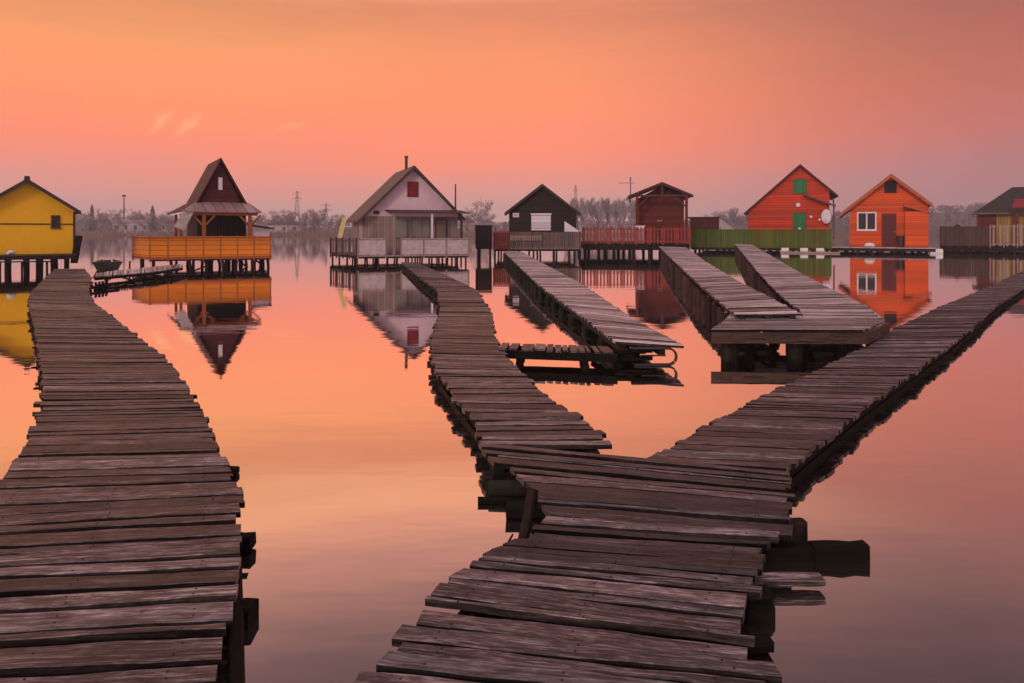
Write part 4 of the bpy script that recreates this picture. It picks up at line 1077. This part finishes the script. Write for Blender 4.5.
# pier to the red cabin
G1=st([(659,246.5,686,247.3,.83),(673,260,705,261,.74),(698,283,738,281,.64),(716,298,766,295,.58),(735,314,801,313.5,.54)])
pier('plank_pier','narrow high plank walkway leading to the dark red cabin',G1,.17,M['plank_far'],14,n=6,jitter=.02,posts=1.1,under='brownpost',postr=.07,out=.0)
# T-shaped platform with its walkway to the barn
P=[gp(x,y,h) for x,y,h in ()]
G2=st([(735,244,752,244.6,.85),(759,273,800,272.5,.6),(775,290,829,288,.5),(789,302.5,857,301,.46),(800,310,872,310,.447),(802,316,878,316,.447)])
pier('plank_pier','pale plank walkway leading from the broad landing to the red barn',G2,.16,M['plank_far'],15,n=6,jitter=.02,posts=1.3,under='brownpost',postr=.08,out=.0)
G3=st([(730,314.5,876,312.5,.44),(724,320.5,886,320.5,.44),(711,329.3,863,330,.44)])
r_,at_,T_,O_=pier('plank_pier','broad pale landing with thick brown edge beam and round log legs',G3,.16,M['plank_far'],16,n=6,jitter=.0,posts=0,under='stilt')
fa,fb=G3[-1]; fc=G3[1][1]
mb=MB(); z0,z1=.225,.396
def rimbeam(a,b,t=.06):
    a=Vector((a.x,a.y,0))-O_; b=Vector((b.x,b.y,0))-O_; d=(b-a).normalized(); nn=Vector((d.y,-d.x,0))*t
    mb.hexa([a+nn+Vector((0,0,z0)),b+nn+Vector((0,0,z0)),b+Vector((0,0,z0)),a+Vector((0,0,z0)),a+nn+Vector((0,0,z1)),b+nn+Vector((0,0,z1)),b+Vector((0,0,z1)),a+Vector((0,0,z1))])
rimbeam(fa,fb+Vector((.03,0,0))); mb.build('edge_beam',M['brownbeam'],r_)
mb=MB(); rimbeam(fb+Vector((.004,.004,0)),fc+Vector((.004,.004,0))); mb.build('edge_beam',M['brownbeam'],r_)
for px,py,rr in ((731,354.5,.13),(797,354.5,.13),(752,350,.08),(845,352,.09),(775,346,.07)):
    p=gp(px,py,0)-O_; s=MB(); s.tube([(p.x,p.y+.12,-.8),(p.x+.01,p.y+.12,.1),(p.x,p.y+.12,.39)],[rr*1.05,rr,rr*.97],12,jit=.08); s.build('log_leg',M['stilt'],r_)

# low walkway to the pointed hut
H=[(gp(95,276.5,.30),gp(96,273,.30)),(gp(125,274,.32),gp(125,269.5,.32)),(gp(155,271.3,.33),gp(155,266.3,.33)),(gp(182,267,.34),gp(182,264,.34))]
hr,hat,hT,hO=pier('plank_pier','thin low boardwalk on crossed props linking to the pointed hut',H,.17,M['plank_far'],17,n=4,jitter=.03,posts=2.2,stringers=(.1,.9),under='stilt')
for k in range(2):
    a,b=hat(hT*(k+1)/3); s=MB(); s.beam((a.x-.5,a.y-.05,-.1),(a.x+.5,a.y-.05,.2),.06,.06); s.beam((a.x+.5,a.y+.02,-.1),(a.x-.5,a.y+.02,.2),.06,.06); s.build('crossed_props',M['stilt'],hr)
# thing at the right edge of the left walkway: stack of dark rails near the fork to the hut
rk=empty('timber_trestle',gp(92,290,0),'dark curved trestle at the bend of the left walkway by the boardwalk','trestle')
for i in range(4):
    s=MB(); y=.2*i; s.tube([(-.05,y,-.3),(.16,y-.1,.02),(.20,y-.1,.16),(.12,y,.24)],.045,8,jit=.2); s.build('bent_rib',M['under'],rk)
s=MB(); s.beam((.2,-.5,.10),(.15,1.3,.12),.07,.09); s.build('rail',M['under'],rk)

# bent metal ladder at the end of the black house pier
lr=empty('swim_ladder',gp(662,366,0),'bent tube ladder hanging from the end of the black house walkway','ladder')
for dy in (0,.07):
    s=MB(); pts=[]
    for k in range(13):
        th=-math.pi/2+math.pi*k/12; pts.append((.10+.12*math.cos(th),dy,.135+.12*math.sin(th)))
    s.tube([(-.40,dy,.012)]+pts+[(-.45,dy,.257)],.014,8); s.build('rail',M['darkmetal'],lr)
s=MB(); s.tube([(-.30,.03,.15),(.06,.03,.15)],.012,8); s.build('rung',M['darkmetal'],lr)

# dark crib of timbers under the end of that pier
cr=empty('timber_crib',gp(625,366,0),'dark crib of crossed timbers below the end of black house walkway','crib')
q=random.Random(4)
for k in range(4):
    s=MB(); z=.03+.055*k
    if k%2: s.rough((-.25,.05+.1*q.random(),z),(.42,.12,z+.015),.11,.06)
    else: s.rough((-.12+.2*k/2,-.02,z),(-.05+.2*k/2,.85,z),.11,.06)
    s.build('timber',M['under'],cr)
s=MB(); s.rough((-.45,.3,.01),(-.15,.1,.18),.07,.08); s.build('timber',M['mossy'],cr)

# heavy timbers sticking out at the right of the front walkway
def loose(name,label,cat,parts,mat='under',group=None):
    mb=MB()
    for p0,p1,w_,h_ in parts: mb.rough(p0,p1,w_,h_)
    return tag(mb.build(name,M[mat]),label,cat,group)
def wp(px,py,Y): return Vector(((px-512)*Y/F,Y,HC-(py-HY)*Y/F))
def wx(px,Y,z): return Vector(((px-512)*Y/F,Y,z))
root=empty('mooring_beam',(wx(800,4.2,0).x,4.2,0),'massive square dark timber jutting out right of the front walkway','beam')
O=Vector(root.location)
s=MB(); s.rough(wx(725,4.18,.005)-O,wx(818,4.18,.01)-O,.10,.14); s.build('shank',M['under'],root)
s=MB(); s.rough(wx(812,4.17,.01)-O,wx(866,4.17,.015)-O,.11,.165,seg=4); s.build('butt',M['under'],root)
s=MB(); s.rough(wx(792,4.36,-.5)-O,wx(793,4.36,.15)-O,.15,.09); s.build('upright',M['stilt'],root)
loose('stub_plank','pale short plank end just below the massive square timber','plank',[(wx(735,3.82,.052),wx(822,3.82,.05),.11,.04)],'plank')
root=empty('front_pile',(wx(762,3.55,0).x,3.55,0),'thick dark pile under the right side of the front walkway','pile')
O=Vector(root.location)
s=MB(); s.tube([wx(752,3.55,-.6)-O,wx(752,3.55,-.1)-O,wx(755,3.55,.07)-O],[.11,.11,.10],10,jit=.15); s.build('shaft',M['under'],root)
s=MB(); s.rough(wx(715,3.6,.05)-O,wx(770,3.6,.05)-O,.12,.12); s.build('cap',M['under'],root)
loose('stub_plank','dark plank stub near the bottom right of the front walkway','plank',[(wx(715,3.24,.045),wx(771,3.24,.045),.10,.05)])
# notch at the left of the front walkway
loose('corner_post','leaning weathered post in the notch left of the front walkway','post',[(wp(521,552,4.25),wp(533,489,4.4),.062,.06)],'stilt')
tw=MB(); tw.tube([wp(501,560,4.1),wp(507,545,4.1),wp(513,534,4.12)],[.006,.009,.006],6)
tw.tube([wp(500,552,4.1),wp(504,547,4.1),wp(512,549,4.1)],[.005,.008,.005],6)
tag(tw.build('bent_twig',M['stilt']),'thin bent twig in the water by the leaning post','twig')
for (x0_,x1_,Y0_,z_,w_,h_,m_,l_) in ((489,560,5.15,.06,.12,.09,'mossy','highest dark timber jutting left from under the fork'),
        (478,560,5.02,.02,.06,.04,'under','thin timber jutting farthest left from under the fork'),
        (506,570,4.78,.05,.12,.09,'under','lowest dark timber stub jutting left from under the fork')):
    loose('jutting_timber',l_,'timber',[(wx(x0_,Y0_,z_),wx(x1_,Y0_,z_),w_,h_)],m_)
for (x0_,x1_,Y0_,z_,w_,h_,l_) in ((190,237,5.6,.03,.10,.06,'farthest dark beam stub at right edge of left walkway'),
        (190,253,4.28,.055,.10,.09,'dark wedge beam stub halfway along right edge of left walkway'),
        (190,254,3.50,.04,.13,.11,'thick dark beam stub nearest the bottom right of left walkway')):
    loose('beam_stub',l_,'beam',[(wx(x0_,Y0_,z_),wx(x1_,Y0_,z_),w_,h_)])
loose('edge_timber','dark timber rail under the right edge of left walkway at the bottom','timber',[(wx(235,3.9,.05),wx(237,2.7,.05),.07,.09)])

# green boat
bc=gp(107.5,270.0,0)
root=empty('rowing_boat',(bc.x,bc.y,0),'small dark green rowing boat afloat between yellow hut and pointed hut','boat',None,R(30))
hull=MB(); N=8; K=9
for i in range(N+1):
    t=i/N; y=2.6*t; wd=.66*(1-.6*t**2.6); dp=.40+.07*t*t
    for k in range(K):
        a=-1+2*k/(K-1); x=wd*a; z=-.12+ (dp+.1)*(abs(a)**4)
        hull.v.append(Vector((x,y,z)))
for i in range(N):
    for k in range(K-1): hull.face((i*K+k,i*K+k+1,(i+1)*K+k+1,(i+1)*K+k))
hull.face([k for k in range(K)][::-1])
ho=hull.build('hull',M['boatgreen'],root); sm=ho.modifiers.new('thick','SOLIDIFY'); sm.thickness=.04; sm.offset=1
for y in (.7,1.7):
    s=MB(); s.box(-.56,.56,y-.12,y+.12,.22,.25); s.build('thwart',M['stilt'],root)
s=MB(); s.box(-.69,.69,-.05,.02,.36,.41); s.build('transom_rail',M['boatgreen'],root)
s=MB(); s.box(-.16,.16,-.18,-.055,.1,.52); s.build('motor_bracket',M['darkmetal'],root)
pp=gp(129,272.5,0); s=MB(); s.tube([(pp.x,pp.y,-.8),(pp.x+.04,pp.y,.55)],.04,8)
tag(s.build('mooring_stake',M['stilt']),'thin dark stake in the water right of the rowing boat','stake')

# ------------------------------------------------------------------ air
hz=MB(); hz.box(-905,905,-205,1155,-1.0,45)
def haze_mat():
    m=bpy.data.materials.new('haze_air'); m.use_nodes=True; t=m.node_tree
    t.nodes.remove(t.nodes['Principled BSDF'])
    v=t.nodes.new('ShaderNodeVolumePrincipled'); v.inputs['Density'].default_value=.0006
    v.inputs['Color'].default_value=(.93,.86,.90,1); v.inputs['Anisotropy'].default_value=.1
    t.links.new(v.outputs[0],t.nodes['Material Output'].inputs['Volume'])
    return m
tag(hz.build('haze',haze_mat()),'thin evening haze over the lake','haze',kind='stuff')

# ------------------------------------------------------------------ sky
wd=bpy.data.worlds.new('World'); sc.world=wd; wd.use_nodes=True
nt=NT(wd); t=wd.node_tree; t.nodes.clear()
out=nt.new('ShaderNodeOutputWorld')
dirv=nt.new('ShaderNodeTexCoord').outputs['Generated']
sp=nt.new('ShaderNodeSeparateXYZ'); nt.link(dirv,sp.inputs[0])
X,Yd,Z=sp.outputs
cl=nt.noise(nt.mapping(dirv,(1.4,1.4,11.0),(0,.06,0)),1.6,6,.62,.6)
c2=nt.noise(nt.mapping(dirv,(3.0,3.0,26.0),(0,.05,0)),2.0,5,.6,.8)
zj_=nt.math('ADD',nt.math('MULTIPLY_ADD',nt.math('SUBTRACT',cl,.5),.085,Z),nt.math('MULTIPLY',nt.math('SUBTRACT',c2,.5),.03))
fz=nt.math('MULTIPLY',zj_,1.0,clamp=True)
def S(z,c,k=1.0):
    l=lin(c); return (z,[l[0]*k,l[1]*k,l[2]*k,1])
warm=nt.ramp(fz,[S(0,(208,164,162)),S(.03,(216,160,152),1.0),S(.075,(240,142,122),1.04),S(.12,(255,133,96),1.09),S(.18,(255,139,90),1.1),S(.24,(248,144,92),1.06),S(.30,(230,136,92)),S(.36,(246,164,122),1.14),S(.43,(214,147,126),1.02),S(.52,(160,118,114)),S(.62,(112,90,94)),S(.72,(160,132,138)),S(1,(225,196,206),1.5)])
cool=nt.ramp(fz,[S(0,(160,116,126)),S(.03,(162,112,120)),S(.075,(178,107,110)),S(.12,(195,102,88)),S(.18,(191,98,75)),S(.24,(177,94,72)),S(.30,(160,91,77)),S(.36,(150,93,82)),S(.43,(110,76,75)),S(.52,(76,60,63)),S(.62,(70,58,62)),S(.72,(140,118,126)),S(1,(225,196,206),1.5)])  # top stop of both ramps: unseen zenith brightened to light the decks
hyp=nt.math('SQRT',nt.math('ADD',nt.math('MULTIPLY',X,X),nt.math('MULTIPLY',Yd,Yd)))
sa=nt.math('DIVIDE',X,nt.math('MAXIMUM',hyp,.001))
mr=nt.new('ShaderNodeMapRange',interpolation_type='SMOOTHSTEP'); mr.inputs['From Min'].default_value=.02; mr.inputs['From Max'].default_value=.66
nt.link(sa,mr.inputs['Value'])
mg=nt.new('ShaderNodeMapRange',interpolation_type='SMOOTHSTEP'); mg.inputs['From Min'].default_value=.05; mg.inputs['From Max'].default_value=-.5
nt.link(sa,mg.inputs['Value'])
mz=nt.new('ShaderNodeMapRange',interpolation_type='SMOOTHSTEP'); mz.inputs['From Min'].default_value=.08; mz.inputs['From Max'].default_value=.24
nt.link(Z,mz.inputs['Value'])
mh=nt.new('ShaderNodeMapRange',interpolation_type='SMOOTHSTEP'); mh.inputs['From Min'].default_value=.30; mh.inputs['From Max'].default_value=.42
nt.link(Z,mh.inputs['Value'])
warm=nt.mix(nt.math('MULTIPLY',nt.math('MULTIPLY',mg.outputs[0],mz.outputs[0]),nt.math('SUBTRACT',1.0,mh.outputs[0])),warm,nt.mix(1.0,warm,[1.0,1.15,1.0,1],'MULTIPLY'))
front=nt.mix(mr.outputs[0],warm,cool)
# faint bright wisps low on the left
wn=nt.noise(nt.mapping(dirv,(40,40,40),(0,.9,0)),1.0,4,.6,.8)
def wisp(x0,y0,x1,y1,wid):
    a=Vector(((x0-512)/F,1,(HY-y0)/F)).normalized(); b=Vector(((x1-512)/F,1,(HY-y1)/F)).normalized()
    c=(a+b)/2; e1=(b-a); L=e1.length/2; e1.normalize(); e2=e1.cross(c).normalized()
    vm=nt.new('ShaderNodeVectorMath',operation='SUBTRACT'); nt.link(dirv,vm.inputs[0]); vm.inputs[1].default_value=c
    def dot(e,l):
        d=nt.new('ShaderNodeVectorMath',operation='DOT_PRODUCT'); nt.link(vm.outputs[0],d.inputs[0]); d.inputs[1].default_value=e/l
        return d.outputs['Value']
    p,q_=dot(e1,L),dot(e2,wid/F)
    q2=nt.math('ADD',q_,nt.math('MULTIPLY_ADD',wn,2.4,-1.2))
    r=nt.math('SQRT',nt.math('ADD',nt.math('MULTIPLY',p,p),nt.math('MULTIPLY',q2,q2)))
    near=nt.math('LESS_THAN',nt.math('ABSOLUTE',p),1.5)
    return nt.math('MULTIPLY',nt.math('SUBTRACT',1.0,r,clamp=True),near)
wf=nt.math('MAXIMUM',nt.math('MAXIMUM',wisp(146,136,176,110,5),wisp(172,138,204,112,5.5)),nt.math('MULTIPLY',wisp(262,134,312,122,5),.45))
front=nt.mix(nt.math('MULTIPLY',wf,.5,None,True),front,[1.12,.58,.24,1])
back=nt.ramp(fz,[S(0,(215,175,180),.62),S(.2,(225,185,190),.72),S(.6,(200,170,182),.7),S(1,(225,196,206),1.5)])  # unseen sky behind the camera, brightness shaped to light the house fronts
mb_=nt.new('ShaderNodeMapRange',interpolation_type='SMOOTHSTEP'); mb_.inputs['From Min'].default_value=.45; mb_.inputs['From Max'].default_value=-.35
nt.link(nt.math('DIVIDE',Yd,nt.math('MAXIMUM',hyp,.001)),mb_.inputs['Value'])
allc=nt.mix(mb_.outputs[0],front,back)
bg1=nt.new('ShaderNodeBackground'); nt.link(allc,bg1.inputs['Color']); bg1.inputs['Strength'].default_value=1.0
FILL_EL,FILL_AZ=R(20),R(205)           # azimuth clockwise from +Y: fill lamp added low behind the camera, left, for the house fronts
sky=nt.new('ShaderNodeTexSky',sky_type='NISHITA'); sky.sun_disc=False; sky.sun_elevation=FILL_EL; sky.sun_rotation=FILL_AZ
bg2=nt.new('ShaderNodeBackground'); nt.link(sky.outputs[0],bg2.inputs['Color']); bg2.inputs['Strength'].default_value=.006
ad=nt.new('ShaderNodeAddShader'); nt.link(bg1.outputs[0],ad.inputs[0]); nt.link(bg2.outputs[0],ad.inputs[1]); nt.link(ad.outputs[0],out.inputs['Surface'])

sl_=bpy.data.lights.new('fill_sun','SUN'); sl_.energy=1.15; sl_.angle=R(14); sl_.color=(1,.82,.74)
so=bpy.data.objects.new('fill_sun',sl_); col.objects.link(so)
dv=Vector((math.sin(FILL_AZ)*math.cos(FILL_EL),math.cos(FILL_AZ)*math.cos(FILL_EL),math.sin(FILL_EL)))
so.rotation_euler=dv.to_track_quat('Z','Y').to_euler()

# ------------------------------------------------------------------ camera
cd=bpy.data.cameras.new('camera'); cd.sensor_width=36; cd.lens=F/1024*36; cd.shift_y=-(341.5-HY)/1024
cd.clip_start=.05; cd.clip_end=6000
co=bpy.data.objects.new('camera',cd); col.objects.link(co); co.location=(0,0,HC); co.rotation_euler=(R(90),0,0)
sc.camera=co
vs=sc.view_settings; sc.display_settings.display_device='sRGB'; vs.view_transform='Standard'; vs.look='None'; vs.exposure=0; vs.gamma=1; vs.use_curve_mapping=False
sc.cycles.use_denoising=True
try: sc.cycles.denoiser='OPENIMAGEDENOISE'
except Exception: pass
sc.cycles.max_bounces=6; sc.cycles.diffuse_bounces=3; sc.cycles.glossy_bounces=3; sc.cycles.volume_bounces=1
sc.cycles.use_adaptive_sampling=True; sc.cycles.adaptive_threshold=.012
